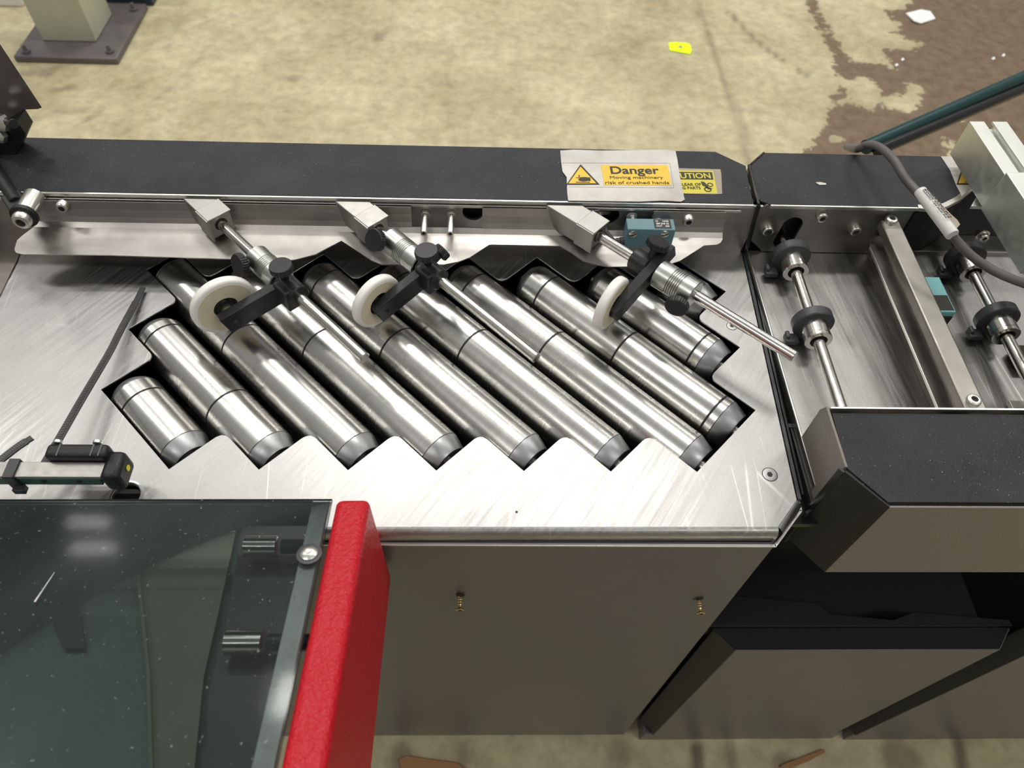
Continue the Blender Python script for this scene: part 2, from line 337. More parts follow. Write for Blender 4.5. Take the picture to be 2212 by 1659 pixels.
seg([(868,1625),(862,1700)],.012,.55); seg([(1000,1618),(1000,1640)],.008,.4);seg([(1575,1610),(1582,1659)],.004,.5); seg([(1505,1617),(1508,1700)],.005,.85); seg([(2068,1590),(2080,1670)],.005,.85); seg([(1340,1625),(1330,1650)],.015,.3); seg([(1935,1635),(1960,1645)],.02,.5); seg([(1690,1645),(1700,1650)],.012,.5); seg([(1930,1560),(1960,1640)],.004,.3)
def grid(bm,x0,x1,y0,y1,st_):
    nx=round((x1-x0)/st_); ny=round((y1-y0)/st_); vs=[[bm.verts.new((x0+(x1-x0)*i/nx,y0+(y1-y0)*j/ny,0)) for i in range(nx+1)] for j in range(ny+1)]
    for j in range(ny):
        for i in range(nx): bm.faces.new((vs[j][i],vs[j][i+1],vs[j+1][i+1],vs[j+1][i]))
bm=bmesh.new(); grid(bm,-2.6,2.7,1.6,3.6,.02); grid(bm,-.4,1.2,.10,.34,.01)
ox0,ox1,oy0,oy1=-9,9,-6,12
def quad(a,b,c,d): bm.faces.new([bm.verts.new((*q,0)) for q in (a,b,c,d)])
quad((ox0,3.6),(ox1,3.6),(ox1,oy1),(ox0,oy1)); quad((ox0,1.6),(-2.6,1.6),(-2.6,3.6),(ox0,3.6)); quad((2.7,1.6),(ox1,1.6),(ox1,3.6),(2.7,3.6)); quad((ox0,.34),(ox1,.34),(ox1,1.6),(ox0,1.6))
quad((ox0,.10),(-.4,.10),(-.4,.34),(ox0,.34)); quad((1.2,.10),(ox1,.10),(ox1,.34),(1.2,.34)); quad((ox0,oy0),(ox1,oy0),(ox1,.10),(ox0,.10))
me=bpy.data.meshes.new('floor'); bm.to_mesh(me); bm.free()
a1=me.attributes.new('stain','FLOAT','POINT'); a2=me.attributes.new('marks','FLOAT','POINT')
for v in me.vertices:
    x,y=v.co.x,v.co.y; s=-.2
    if 1.6<=y<=3.6 and x>.5:
        s=sd(stain[0],x,y)
        for h in holes: s=min(s,-sd(h,x,y))
    a1.data[v.index].value=max(-.25,min(.25,s)); mk=0
    if -2.6<=x<=2.7 and (1.6<=y<=3.6 or .1<=y<=.34):
        for (p,q,w,k) in blot:
            ex,ey=q[0]-p[0],q[1]-p[1]; t=max(0,min(1,((x-p[0])*ex+(y-p[1])*ey)/(ex*ex+ey*ey+1e-9))); d=math.hypot(x-p[0]-t*ex,y-p[1]-t*ey)
            if d<w+.012: mk=max(mk,k*min(1,max(0,(w+.012-d)/.012)))
    a2.data[v.index].value=mk
me.materials.append(M['floor']); fo=bpy.data.objects.new('floor',me); COL.objects.link(fo); tag(fo,kind='structure',label='cream concrete floor with brown stains')
# ================================================================== POST behind
t=thing('steel_post',P(155,105,FL),'square grey-green steel post standing on a dark bolted plate on the floor','post')
c=[P(99,102,FL),P(215,103,FL)]; w=c[1].x-c[0].x; y0=c[0].y
def fbox(name,x0,x1,y0,y1,z0,z1,mat,parent,bevel=.004): return box(name,x0,x1,y0,y1,z0-DZ,z1-DZ,mat,parent,bevel)
q0=P(35,135,FL); q1=P(258,138,FL); q2=P(315,20,FL)
fbox('base_plate',q0.x,q1.x,q0.y,q0.y+.36,.0,.022,'baseplate',t)
fbox('post_tube',c[0].x,c[1].x,y0,y0+.18,.022,2.6,'post',t)
for px,py in ((57,113),(238,113),(290,22),(120,-30)):
    a=P(px,py,FL+.022); lathe('anchor_bolt',a,a+Z_,[(0,.014),(.008,.014),(.008,.007),(.025,.006)],'baseplate',t,16)
b=thing('floor_box',P(275,2,FL),'dark blue box on the floor behind the square post','box')
fbox('box_body',-1.42,-1.22,2.69,2.9,0,.25,'navy',b); fbox('box_lid',-1.43,-1.21,2.68,2.91,.25,.262,'post',b)
g=thing('white_rail',P(10,14,FL),'white flat rail on the floor left of the square post','rail')
fbox('rail_bar',-2.2,P(52,12,FL).x,P(20,14,FL).y,P(20,14,FL).y+.03,.0,.03,'whitepaper',g); fbox('rail_ledge',-2.2,P(50,0,FL).x,P(20,14,FL).y+.03,P(20,-6,FL).y+.03,.0,.015,'whitepaper',g)
# litter
def litter(name,pts,h,mat,label,cat):
    bm=bmesh.new(); top=[P(x,y,FL+.004+dh) for x,y,dh in pts]; vs=[bm.verts.new(p) for p in top]; bm.faces.new(vs)
    r=bmesh.ops.extrude_face_region(bm,geom=bm.faces[:]); bmesh.ops.translate(bm,verts=[g for g in r['geom'] if isinstance(g,bmesh.types.BMVert)],vec=Vector((0,0,-h)))
    return tag(link(name,bm,mat),label,cat)
pt=thing('plastic_tag',P(1470,104,FL),'small bright yellow plastic tag lying on the cream floor','tag')
prism('tag_body',[P(x,y,FL+.004) for x,y in ((1445,92),(1447,108),(1468,112),(1490,116),(1494,110),(1492,98),(1485,93),(1460,91))],Z_*-.003,'yellowtag',pt)
prism('tag_mark',circ(P(1470,101,FL+.0045),.008,X_,Y_,12),Z_*.0004,'tan',pt)
litter('paper_scrap',[(1957,28,0),(1975,45,.004),(1990,50,.002),(2021,40,0),(2010,24,.005),(1990,20,.003)],.0035,'whitepaper','torn white paper scrap lying on the brown stained floor','paper')
for k,(x,y) in enumerate(((2146,126),(2168,119),(1950,128),(1937,140))):
    c0=P(x,y,FL+.003); litter('floor_crumb',[(x-4,y,0),(x,y+3,.001),(x+4,y,0),(x+1,y-4,.002)],.003,'whitepaper',['right of two white crumbs left of the right photo edge','tiny white crumb farthest right on the brown stain','tiny white crumb on the brown stain nearest the cream patch','small crumb below the white paper scrap'][k] if k!=0 else 'left crumb of the pair near the right photo edge','crumb')['group']='crumbs on the brown stain'
for k,(pts,lb) in enumerate((([(1685,1657),(1690,1652),(1780,1618),(1783,1625),(1745,1645),(1700,1662)],'orange-brown wooden strip on the floor below the middle cabinet'),([(862,1640),(880,1633),(985,1648),(1010,1664),(868,1670)],'orange-brown board on the floor in front of the left cabinet'))):
    litter('wood_strip',[(x,y,.002) for x,y in pts],.005,'orange',lb,'wood')
# ================================================================== LEFT CONVEYOR TABLE
HS=.066; WY=.583
tb=thing('conveyor_table',V(-.05,.42,-.05),'brushed steel conveyor table with sawtooth cut-out for slanted rollers','table')
T=[V(-.2696+.0757*i,.3101,0) for i in range(7)]
hole=[]
for i in range(7):
    hole.append((T[i],0))
    if i<6: hole.append((V(-.2318+.0757*i,.348,0),.010))
def L(xpy,xmy): return V((xpy+xmy)/2,(xpy-xmy)/2,0)
hole+=[(L(.6255,-.1255),0),(L(.6255,-.2),.009),(L(.70,-.2),0),(L(.70,-.275),.009),(L(.775,-.275),0)]
for j in range(8):
    u=V(.2044-.0757*j,.5706,0); hole.append((u,0)); hole.append((u+Vector((-.03785,-.0378,0)),.010))
hole=hole[:-1]
hole+=[(L(.192,-.896),0),(L(.192,-.812),.008),(L(.1162,-.812),0),(L(.1162,-.744),.008),(L(.0405,-.744),0)]
hp=roundpoly(hole,0)
gp=P(272,1072,0); gh=circ(gp,.0115,X_,Y_,32)
xr0,xr1=P(1602,544).x,P(1722,1082).x
outer=[V(-.78,.255,0),V(xr1-.022,.258,0),V(xr1,.283,0),V(xr0,WY+.004,0),V(-.78,WY+.004,0)]
prism('deck_plate',outer,Z_*-.002,'deck',tb,bevel=.0005,holes=[hp,gh],side='edge')
# rounded front lip
bm=bmesh.new(); prof=[(0,0)]+[(-.006*math.sin(a),-.006*(1-math.cos(a))) for a in [k*math.pi/2/8 for k in range(1,9)]]+[(-.006,-.014)]
def lip(p,q,prof=prof,mat='deck',name='front_lip'):
    bm=bmesh.new(); d=(q-p).normalized(); n=Z_.cross(d)  # n to the inside
    A=[bm.verts.new(p+n*(-o[0])*-1+Z_*o[1]) for o in prof]; B=[bm.verts.new(q+n*(-o[0])*-1+Z_*o[1]) for o in prof]
    for i in range(len(A)-1): bm.faces.new((A[i],A[i+1],B[i+1],B[i]))
    return link(name,bm,mat,tb,smooth=True)
lip(outer[0],outer[1]); lip(outer[1],outer[2])
g=lathe('grommet',gp-Z_*.004,gp,[(0,.0118),(.0052,.0142),(.0056,.0140),(.0056,.0122),(.001,.0112)],'edge',tb,closed=False)
def csk(px,py,r=.0062):
    a=P(px,py); bm=bmesh.new(); add_lathe(bm,a-Z_*.0004,a+Z_*.0004,[(0,r),(.0006,r),(.0007,r*.9),(.0007,r*.42),(-.0002,r*.40)],30,closed=False); o=link('deck_screw',bm,'deck',tb,smooth=True)
    sheet('socket',circ(a+Z_*.0001,r*.41,X_,Y_,6),'groove',o,.0001)
    lathe('screw_rim',a-Z_*.0002,a+Z_*.0003,[(0,r*1.12),(.00025,r*1.12),(.00025,r)],'groove',o,30,closed=False)
csk(1663,1025); csk(1581,704,.005)
sheet('pin_hole',circ(P(1116,1106)+Z_*.0001,.0011,X_,Y_,12),'groove',tb,.0001)
lm=thing('side_table',V(-.62,.5,0),'stained dark steel plate edge at the left photo edge beside the roller table','plate'); prism('plate_body',[P(x,y,.0012) for x,y in ((-160,470),(40,515),(46,530),(38,560),(18,600),(-2,640),(-160,900))],Z_*-.001,'leftdark',lm)
# roller well
box('well_floor',-.42,.27,.29,.60,-.12,-.115,'black',tb,0)
box('well_front',-.42,.27,.288,.292,-.12,-.0025,'black',tb,0); box('well_back',-.42,.27,.60,.604,-.12,-.0025,'black',tb,0)
box('well_side',-.42,-.416,.29,.60,-.12,-.0025,'black',tb,0); box('well_side',.262,.266,.29,.60,-.12,-.0025,'black',tb,0)
box('green_bracket',-.30,-.24,.335,.352,-.060,-.045,'greenbar',tb)
# back wall with holes
cy=DZ
def wallhole(px,py,r,y=WY): p=PY(px,py,y); return circ(p,r,X_,Z_,24)
wx0=-.565; wx1=PY(1600,540,WY).x
wall=[Vector((wx0,WY,DZ)),Vector((wx1,WY,DZ)),Vector((wx1+.006,WY,DZ+HS-.002)),Vector((wx0,WY,DZ+HS-.002))]
hs=[wallhole(x,y,r) for x,y,r in ((1022,458,.011),(1315,465,.011),(1466,463,.010),(124,434,.010),(866,452,.0042))]
prism('back_wall',wall,Y_*.003,'sheet',tb,holes=hs)
for x,y,n in ((1485,463,1),(140,433,1),):
    a=PY(x,y+4,WY-.003); socket_screw('wall_bolt',a-Y_*.003,-Y_,.0060,.007,tb)
box('wall_void',wx0,wx1,WY+.01,WY+.014,-.0,HS-.004,'black',tb,0)
# front cabinet
cf=.2515
cb=thing('machine_cabinet',V(-.1,.25,-.85),'dark grey painted machine cabinet under the roller table, two half-driven brass screws','cabinet')
cx1=.2445; cxr=.2735; zt=-.016
def vface(name,pts,off,mat,parent,bevel=.001): return prism(name,pts,off,mat,parent,bevel)
vface('front_panel',[V(-.78,cf,-.83),V(cx1,cf-.003,-.83),V(cx1,cf-.003,zt),V(-.78,cf,zt)],Y_*.004,'cab',cb)
vface('corner_panel',[V(cx1,cf-.003,-.83),V(cxr,.280,-.83),V(cxr,.280,zt),V(cx1,cf-.003,zt)],Vector((-.003,.003,0)),'cab',cb)
vface('side_panel',[V(cxr,.280,-.83),V(cxr+.003,.60,-.83),V(cxr+.003,.60,zt),V(cxr,.280,zt)],Vector((-.004,0,0)),'cab',cb)
vface('back_panel',[V(-.78,.66,-.83),V(cxr,.66,-.83),V(cxr,.66,zt),V(-.78,.66,zt)],Y_*.004,'cab',cb)
def rim(p,q,name='top_rim'): 
    bm=bmesh.new(); x,y,z=frame(p,q); add_box(bm,(p+q)/2,x,y,z,.0028,.002,(q-p).length+.002); return link(name,bm,'edge',cb,bevel=.0005)
rim(V(-.78,cf-.0008,zt+.001),V(cx1,cf-.0036,zt+.001)); rim(V(cx1,cf-.0036,zt+.001),V(cxr+.001,.280,zt+.001)); rim(V(cxr+.001,.280,zt+.001),V(cxr+.001,.33,zt+.001))
box('plinth',-.70,cx1-.004,cf+.002,.55,-.85,-.825,'black',cb,.001)
for px,py in ((994,1303),(1510,1311)):
    a=PY(px,py-14,cf-.002); d=Vector((.01,-1,-.05)).normalized(); sc_=lathe('loose_screw',a+d*-.002,a+d,[(0,.0014)]+[(.001+k*.0012,.0014+.0006*(k%2)) for k in range(9)]+[(.0125,.0016),(.0145,.0040),(.0152,.0041),(.0154,.0036)],'brass',cb,20)
    b_=a+d*.0137; x,y,z=frame(b_,b_+d)
    bm=bmesh.new(); add_box(bm,b_,x,y,z,.0045,.0010,.0004); add_box(bm,b_,x,y,z,.0010,.0045,.0004); link('cross_slot',bm,'groove',sc_)
    bm=bmesh.new(); a2_=PY(px,py-20,cf-.002)
    rnd=random.Random(px)
    for k in range(10):
        an=rnd.uniform(0,6.28); L_=rnd.uniform(.003,.006); add_tube(bm,[a2_,a2_+Vector((math.cos(an)*L_*.6,-.002,math.sin(an)*L_*.6+.001)),a2_+Vector((math.cos(an+.7)*L_,-.0015,math.sin(an+.7)*L_))],.0004,5)
    add_lathe(bm,a2_+Y_*.002,a2_-Y_,[(0,.003),(.0035,.0035)],12); tag(link('fibre_tuft',bm,'ink',cb),kind='stuff')
# ================================================================== ROLLERS
r0=.0235; zc=-.018
tops=[-.7445,-.812,-.896,-.820,-.744,-.668,-.593,-.517,-.441,-.366]
bots=[-.5797+.0757*i for i in range(7)]+[-.1245,-.1995,-.275]
rings=[[-.699],[-.776,-.621],[-.877,-.7022],[-.781,-.621],[-.703,-.547],[-.625,-.4705],[-.5475,-.3918],[-.467,-.3181,-.1646],[-.39,-.2432],[-.318]]
labs=['shortest steel roller, lowest at the left end of the roller bed','steel roller second from the left, two thin black grooves','steel roller third from the left, passing under the leftmost white wheel','steel roller fourth from the left, under the free end of the leftmost rod','steel roller fifth from the left, under the middle white wheel','steel roller sixth from the left, under the middle rod collar','steel roller seventh from the left, its lower end in the rightmost bottom notch','long steel roller with three black grooves, under the right white wheel','short steel roller second from the right end of the roller bed','shortest steel roller at the top right, half hidden by the ribbed collar']
for i in range(10):
    c=.0687+.0753*i; q2=bots[i]-.006; q1=tops[i]+.010
    A=L(c,q1)+Z_*zc; B=L(c,q2)+Z_*zc; Ln=(B-A).length
    t=thing('steel_roller',(A+B)/2-Z_*r0,labs[i],'roller','slanted steel rollers')
    capL=.0105 if i!=0 else .0105
    e1=.0085; e2=.0155
    gs=[(q-q1)/math.sqrt(2) for q in rings[i]]
    prof=[(e1,r0*.985),(e1+.0004,r0)]
    for g_ in gs: prof+=[(g_-.0011,r0),(g_-.0010,r0-.0009),(g_+.0010,r0-.0009),(g_+.0011,r0)]
    prof+=[(Ln-e2-.0004,r0),(Ln-e2,r0*.985)]
    lathe('roller_tube',A,B,prof,'roller',t,64)
    for g_ in gs: lathe('groove_ring',A+(B-A).normalized()*(g_-.0010),B,[(0,r0-.0004),(.0020,r0-.0004)],'groove',t,48,closed=False)
    lathe('end_cap',A,B,[(0,r0*.45),(0,r0*.80),(.0035,r0*.91),(e1-.0008,r0*.985),(e1,r0*.985)],'rollercap',t,48)
    lathe('end_cap',A,B,[(Ln-e2,r0*.985),(Ln-e2+.0006,r0*.985),(Ln-.0015,r0*.80),(Ln,r0*.76),(Ln,r0*.45)],'rollercap',t,48)
    for tt in (e1,Ln-e2): lathe('cap_seam',A+(B-A).normalized()*(tt-.0002),B,[(0,r0*.99),(.0005,r0*.99)],'groove',t,48,closed=False)
    cyl('shaft',A-(B-A).normalized()*.008,B+(B-A).normalized()*.006,.006,'bolt',t,20)
# ================================================================== TOP COVER STRIPS
def strip(name,pts,hb,ht,label,mat='cover'):
    t=thing(name,Vector((sum(p.x for p in pts)/len(pts),sum(p.y for p in pts)/len(pts),DZ+hb)),label,'cover')
    prism('cover_top',[Vector((p.x,p.y,DZ+ht)) for p in pts],Z_*-.0025,mat,t,bevel=.0006)
    return t
def Ph(px,py,h): p=P(px,py,h); return p
yb=Ph(800,312,HS).y; yf=WY+.0015
p1=Ph(1545,326,HS); p2=Ph(1611,358,HS); p3=Ph(1626,432,HS)
st1=strip('back_cover',[V(-.60,yf,0),V(p3.x-.002,yf,0),V(p3.x,yf+.008,0),V(p2.x,p2.y,0),V(p1.x,yb,0),V(-.60,yb,0)],0,HS,'long black textured top cover along the back of the roller table, danger sticker on it')
box('cover_lip',-.60,p3.x,yf-.0022,yf,HS-.0045,HS-.0002,'edge',st1,.0004)
box('cover_lip',-.60,p3.x-.012,yf-.0040,yf-.0022,HS-.0085,HS-.0055,'edge',st1,.0003)
box('back_skirt',-.60,p1.x,yb-.002,yb+.001,-.02,HS-.001,'blackgloss',st1,.0005)
prism('end_skirt',[V(p1.x,yb,HS-.001),V(p2.x,p2.y,HS-.001),V(p2.x,p2.y,-.02),V(p1.x,yb,-.02)],Vector((-.002,-.001,0)),'blackgloss',st1)
prism('end_skirt',[V(p2.x,p2.y,HS-.001),V(p3.x,yf,HS-.001),V(p3.x-.004,yf,-.02),V(p2.x,p2.y,-.02)],Vector((-.002,0,0)),'blackgloss',st1)
# rubber joint between modules
rj=thing('joint_seal',V(.279,.45,-.01),'black rubber seal between the roller table and the right conveyor','seal')
def bar(name,a,b,w,h,mat,parent,bevel=.0006,up=Z_):
    bm=bmesh.new(); x,y,z=frame(a,b,up); add_box(bm,(a+b)/2,x,y,z,w,h,(b-a).length); return link(name,bm,mat,parent,bevel=bevel)
box('seal_tray',.255,.300,.27,WY+.02,-.026,-.020,'blackgloss',rj,0); bar('seal_strip',V(xr1+.003,.284,-.006),V(xr0+.003,WY+.004,-.006),.0035,.011,'rubber',rj); bar('seal_strip',V(xr1+.008,.290,-.008),V(xr0+.0075,WY+.004,-.008),.0025,.011,'blackgloss',rj)
bar('seal_strip',V(xr0+.005,WY+.0,-.01),V(p3.x+.004,yf-.002,HS+.001),.0045,.003,'blackgloss',rj,.0006,Y_); bar('seal_strip',V(p3.x+.004,yf-.002,HS+.0008),V(p2.x+.003,p2.y,HS+.0008),.0030,.003,'blackgloss',rj)
# ================================================================== GUIDE CHANNEL
gc=thing('guide_channel',V(-.05,.56,.03),'long bent steel guide channel with wavy front edge below the back cover','guide')
def hY(y):  # height of the flat part by depth
    ks=[(.50,.0265),(.533,.028),(.545,.031),(.5655,.0355)]
    for (a,ha),(b,hb) in zip(ks[:-1],ks[1:]):
        if y<=b: return ha+(hb-ha)*(y-a)/(b-a)
    return .0355
def onplate(px,py):
    h=.03
    for _ in range(8): p=P(px,py,h); h=hY(p.y)
    return p.x,p.y
fe=[onplate(*q) for q in ((33,541),(37,548),(50,551),(240,553),(560,563),(611,566),(640,562),(682,551),(738,522),(786,553),(805,565),(826,573),(900,573),(960,573),(990,567),(1016,557),(1056,531),(1062,530),(1209,533),(1235,548),(1261,566),(1290,574),(1315,578),(1400,577),(1440,574),(1470,564),(1500,545),(1520,532),(1548,530),(1556,526),(1560,518))]
def yfr(x):
    if x<=fe[0][0]: return fe[0][1]
    for (a,ya),(b,yb_) in zip(fe[:-1],fe[1:]):
        if x<=b: return ya+(yb_-ya)*(x-a)/max(1e-6,b-a)
    return fe[-1][1]
xs=set(round(a,5) for a,_ in fe); x0g,x1g=fe[0][0],fe[-1][0]; xs|=set(round(x0g+(x1g-x0g)*k/160,5) for k in range(161)); xs=sorted(xs)
cutA=(PY(889,460,.577).x,PY(1042,460,.577).x); cutB=(PY(1294,460,.577).x,PY(1412,460,.577).x)
xwl=PY(72,430,.577).x; 
bm=bmesh.new(); cols=[]
K=9
def prof_at(x,cut):
    y1=yfr(x); ys=[.5655+(y1-.5655)*k/5 for k in range(6)]
    pl=[(y,hY(y)) for y in ys]
    up=[(.5785,HS-.006),(.5765,.052),(.5735,.0445),(.5705,.0395)]
    if cut: up=[(.5712,.0405),(.5710,.0400),(.5708,.0398),(.5705,.0395)]
    return up+pl
prev=None
def face_col(a,b):
    for i in range(len(a)-1): bm.faces.new((a[i],a[i+1],b[i+1],b[i]))
xs+= []
ext=[]
for x in xs: ext.append(x)
for e in (cutA+cutB): ext.append(e); 
ext=sorted(set(ext))
def incut(x): return cutA[0]<=x<=cutA[1] or cutB[0]<=x<=cutB[1]
for xa,xb in zip(ext[:-1],ext[1:]):
    cut=incut((xa+xb)/2); 
    if (xa+xb)/2<xwl: # left tip: no wall portion
        pa=prof_at(xa,True); pb=prof_at(xb,True); f=((xa+xb)/2-x0g)/(xwl-x0g)
    else: pa=prof_at(xa,cut); pb=prof_at(xb,cut)
    face_col([bm.verts.new(V(xa,y,h)) for y,h in pa],[bm.verts.new(V(xb,y,h)) for y,h in pb])
bmesh.ops.remove_doubles(bm,verts=bm.verts[:],dist=.00002)
# taper the left end
for v in bm.verts:
    if v.co.x<xwl and v.co.y>.552: v.co.x=xwl-(xwl-v.co.x)*max(0,min(1,(.5745-v.co.y)/.024))
o=link('channel_sheet',bm,'sheet',gc); sm=o.modifiers.new('solid','SOLIDIFY'); sm.thickness=.0016; sm.offset=-1
bmod=o.modifiers.new('bevel','BEVEL'); bmod.width=.0004; bmod.segments=1; bmod.limit_method='ANGLE'; bmod.angle_limit=math.radians(50)
box('channel_bracket',wx0,wx0+.012,.535,WY,.002,.06,'blackgloss',gc)
# pins
for px in (921,978):
    a=PY(px-4,437,WY-.001); b=P(px+1,470,.0435); b=Vector((a.x,b.y,a.z)); a_=Vector((a.x,WY-.0005,DZ+.0485)); b_=Vector((a.x,.5525,DZ+.0485))
    t=tag(thing('guide_pin',a_,('left' if px==921 else 'right')+' of two hollow steel pins in the guide channel slot','pin','hollow pins in the slot'))
    lathe('pin_tube',a_,b_,[(0,.0045),(.003,.0045),(.003,.0033),(.030,.0033),(.0305,.0030),(.0305,.0018),(.026,.0017)],'bolt',t,20,closed=False)
    cyl('pin_bore',b_+Y_*.004,b_+Y_*.002,.0018,'groove',t,12,0)
# ================================================================== WHEEL ASSEMBLIES
def assembly(k,A,B,blk,yawrod,cpos,alpha,wc,labels,style,kn):
    """A: rod centre at block front, B rod free end; blk length; alpha arm direction (deg below -X), wc wheel centre"""
    e1=(B-A); e1.z=0; e1.normalize(); e2=Vector((e1.y,-e1.x,0)); 
    if e2.x>0: e2=-e2
    t=thing('wheel_arm_assembly',Vector((A.x,A.y,DZ)),labels,'roller arm','white wheel arms over the rollers')
    # block: hexahedron from wall to front
    w=.0125; hb,htp=.0405,.0650
    wy=WY-.004
    def towall(p): s=(wy-p.y)/(-e1.y)*-1; s=(p.y-wy)/e1.y; return p-e1*s
    fl=A+e2*w; fr=A-e2*w; bl=towall(fl); br=towall(fr)
    bm=bmesh.new(); lo=[bm.verts.new(Vector((p.x,p.y,DZ+hb))) for p in (fl,fr,br,bl)]; hi=[bm.verts.new(Vector((p.x,p.y,DZ+htp))) for p in (fl,fr,br,bl)]
    bm.faces.new(lo[::-1]); bm.faces.new(hi)
    for i in range(4): bm.faces.new((lo[i],lo[(i+1)%4],hi[(i+1)%4],hi[i]))
    blo=link('mount_block',bm,'alu',t,bevel=.0009)
    bm=bmesh.new(); add_box(bm,Vector((A.x,A.y,DZ+htp+.0004))-e1*.008,e2,e1,Z_,.0256,.022,.0016); add_box(bm,Vector((A.x,A.y,DZ+(hb+htp)/2))+e2*(w+.0006)-e1*.008,e2,e1,Z_,.0022,.022,htp-hb+.001); link('angle_cover',bm,'alu',blo,bevel=.0005)
    hz=A-e1*.016+e2*(w+.0002); hz.z=DZ+.049; cyl('set_screw_hole',hz-e2*.001,hz+e2*.0003,.0028,'groove',blo,16,0)
    socket_pos=A.copy()
    lathe('rod_bush',A-e1*.001,A+e1,[(0,.0068),(.0014,.0066)],'groove',blo,24)
    cyl('rod',A-e1*.006,B,.0050 if k<2 else .0053,'rod',t,32,.0008)
    # collars
    (s0,s1),(c0,c1)=cpos     # ribbed collar interval, black clamp interval along e1
    r=.0128 if k<2 else .0140; n=6; mid=(s0+s1)/2-.001; prof=[(s0,r-.001),(s0+.0008,r)]
    for i in range(n):
        z=mid-.0065+i*.0022+.003; prof+=[(z-.0008,r),(z-.0002,r-.0013),(z+.0002,r-.0013),(z+.0008,r)]
    prof+=[(s1-.0008,r),(s1,r-.001)]
    lathe('ribbed_collar',A,A+e1,prof,'zinc',t,48)
    lathe('clamp_collar',A,A+e1,[(c0,.0100),(c0+.0008,.0108),(c1-.0008,.0108),(c1,.0100)],'burnish',t,40)
    # arm
    a=math.radians(alpha); ad=Vector((-math.cos(a),-math.sin(a),0)); ax=Vector((ad.y,-ad.x,0)); 
    if ax.y>0: ax=-ax     # axle direction towards the viewer (SE)
    s_arm=kn['arm']; P0=A+e1*s_arm
    # end of arm: beyond the wheel centre
    gap=kn['gap']; E=wc+ax*(gap+.0048)
    d=(E-P0); d=d.normalized(); P1=E+d*.010; P0b=P0-d*kn.get('back',.010)
    up=(Z_-d*Z_.dot(d)).normalized(); sx=d.cross(up).normalized()
    hgt=.0205 if k<2 else .0175
    off=-up*(.0035 if k<2 else 0)
    bm=bmesh.new(); add_box(bm,(P0b+P1)/2+off,sx,up,d,.0100,hgt,(P1-P0b).length); arm=link('arm',bm,'burnish',t,bevel=.0007)
    cyl('axle_end',E+ax*.0040+off,E+ax*.0053+off,.0028,'knob',arm,16)
    if k<2:  # round clamp boss under the knob
        bm=bmesh.new(); q=A+e1*((c0+c1)/2); add_box(bm,q-Z_*.003+e2*.002,e1,e2,Z_,(c1-c0)*.8,.020,.024); link('clamp_body',bm,'burnish',t,bevel=.002,seg=3)
    # wheel
    R=.031 if k==0 else .0278; th=.0100
    w=lathe('wheel',wc-ax*th/2,wc+ax*th/2,[(0,.0115),(0,R-.0025),(.0010,R-.0008),(.0025,R),(th-.0025,R),(th-.0010,R-.0008),(th,R-.0025),(th,.0118),(th-.002,.0115)],'nylon',t,64,closed=False)
    lathe('wheel_face',wc+ax*(th/2-.0002),wc+ax,[(0,R-.004),(.0005,R-.0045),(.0006,.0122),(0,.0118)],'nylonface',w,48,closed=False)
    lathe('wheel_face',wc-ax*(th/2-.0002),wc-ax,[(0,R-.004),(.0005,R-.0045),(.0006,.0122),(0,.0118)],'nylonface',w,48,closed=False)
    lathe('bearing',wc-ax*(th/2-.001),wc+ax*th/2,[(0,.0117),(th-.0035,.0117),(th-.0035,.0100),(th-.005,.0095),(th-.005,.004)],'groove',w,32)
    cyl('axle',wc-ax*th/2,E,.0052,'bolt',t,24)
    # knobs
    for (s,dirv,stem,rk,nm) in kn['knobs']:
        q=A+e1*s; dv=dirv.normalized(); ln=.0072
        cyl('knob_stem',q+dv*.006,q+dv*(stem+.001),.0038,'knob',t,20)
        bm=bmesh.new(); x,y,z=frame(q,q+dv); seg=60; rings=[]
        for (tz,rr,kn_) in ((stem,rk*.86,0),(stem+.0010,rk,1),(stem+ln-.0010,rk,1),(stem+ln,rk*.93,0)):
            rings.append([bm.verts.new(q+dv*tz+(x*math.cos(j*2*math.pi/seg)+y*math.sin(j*2*math.pi/seg))*(rr-(.0004 if (kn_ and j%2) else 0))) for j in range(seg)])
        for i in range(3):
            for j in range(seg): bm.faces.new((rings[i][j],rings[i][(j+1)%seg],rings[i+1][(j+1)%seg],rings[i+1][j]))
        bm.faces.new(rings[0][::-1]); bm.faces.new(rings[-1]); link('clamp_knob',bm,'knob',t)
    return t
hr=.053
A1=P(478,484,hr); B1=P(789,774,hr); A2=P(817,497,hr); B2=P(1160,774,hr); A3=P(1292,509,hr); B3=P(1717,771,hr)
SW=Vector((-.72,-.69,0))
assembly(0,A1,B1,0,0,((.062,.104),(.106,.132)),36,P(484,658,.0365),'leftmost white nylon wheel on a black arm clamped to a steel rod','a',dict(arm=.111,gap=.0125,back=.006,knobs=[(.068,Vector((-.68,-.66,.34)),.017,.0112,''),(.114,Vector((-.05,.02,1)),.020,.0108,'')]))
assembly(1,A2,B2,0,0,((.018,.066),(.067,.093)),48,P(813,650,.0335),'middle white nylon wheel with dirt-specked face on a black arm and steel rod','b',dict(arm=.0745,gap=.0045,back=.006,knobs=[(.0195,Vector((-.55,-.60,.55)),.018,.0112,''),(.077,Vector((-.05,.02,1)),.020,.0112,''),(.072,Vector((.8,.75,.45)),.018,.0085,'')]))
assembly(2,A3,B3,0,0,((.0740,.116),(.044,.0625)),54,P(1320,655,.0335),'right white nylon wheel on a square black bar beside a shiny ribbed collar','c',dict(arm=.0675,gap=.0045,back=.028,knobs=[(.060,Vector((.30,.25,1)),.021,.0112,''),(.104,Vector((-.40,-.85,-.05)),.019,.0112,'')]))
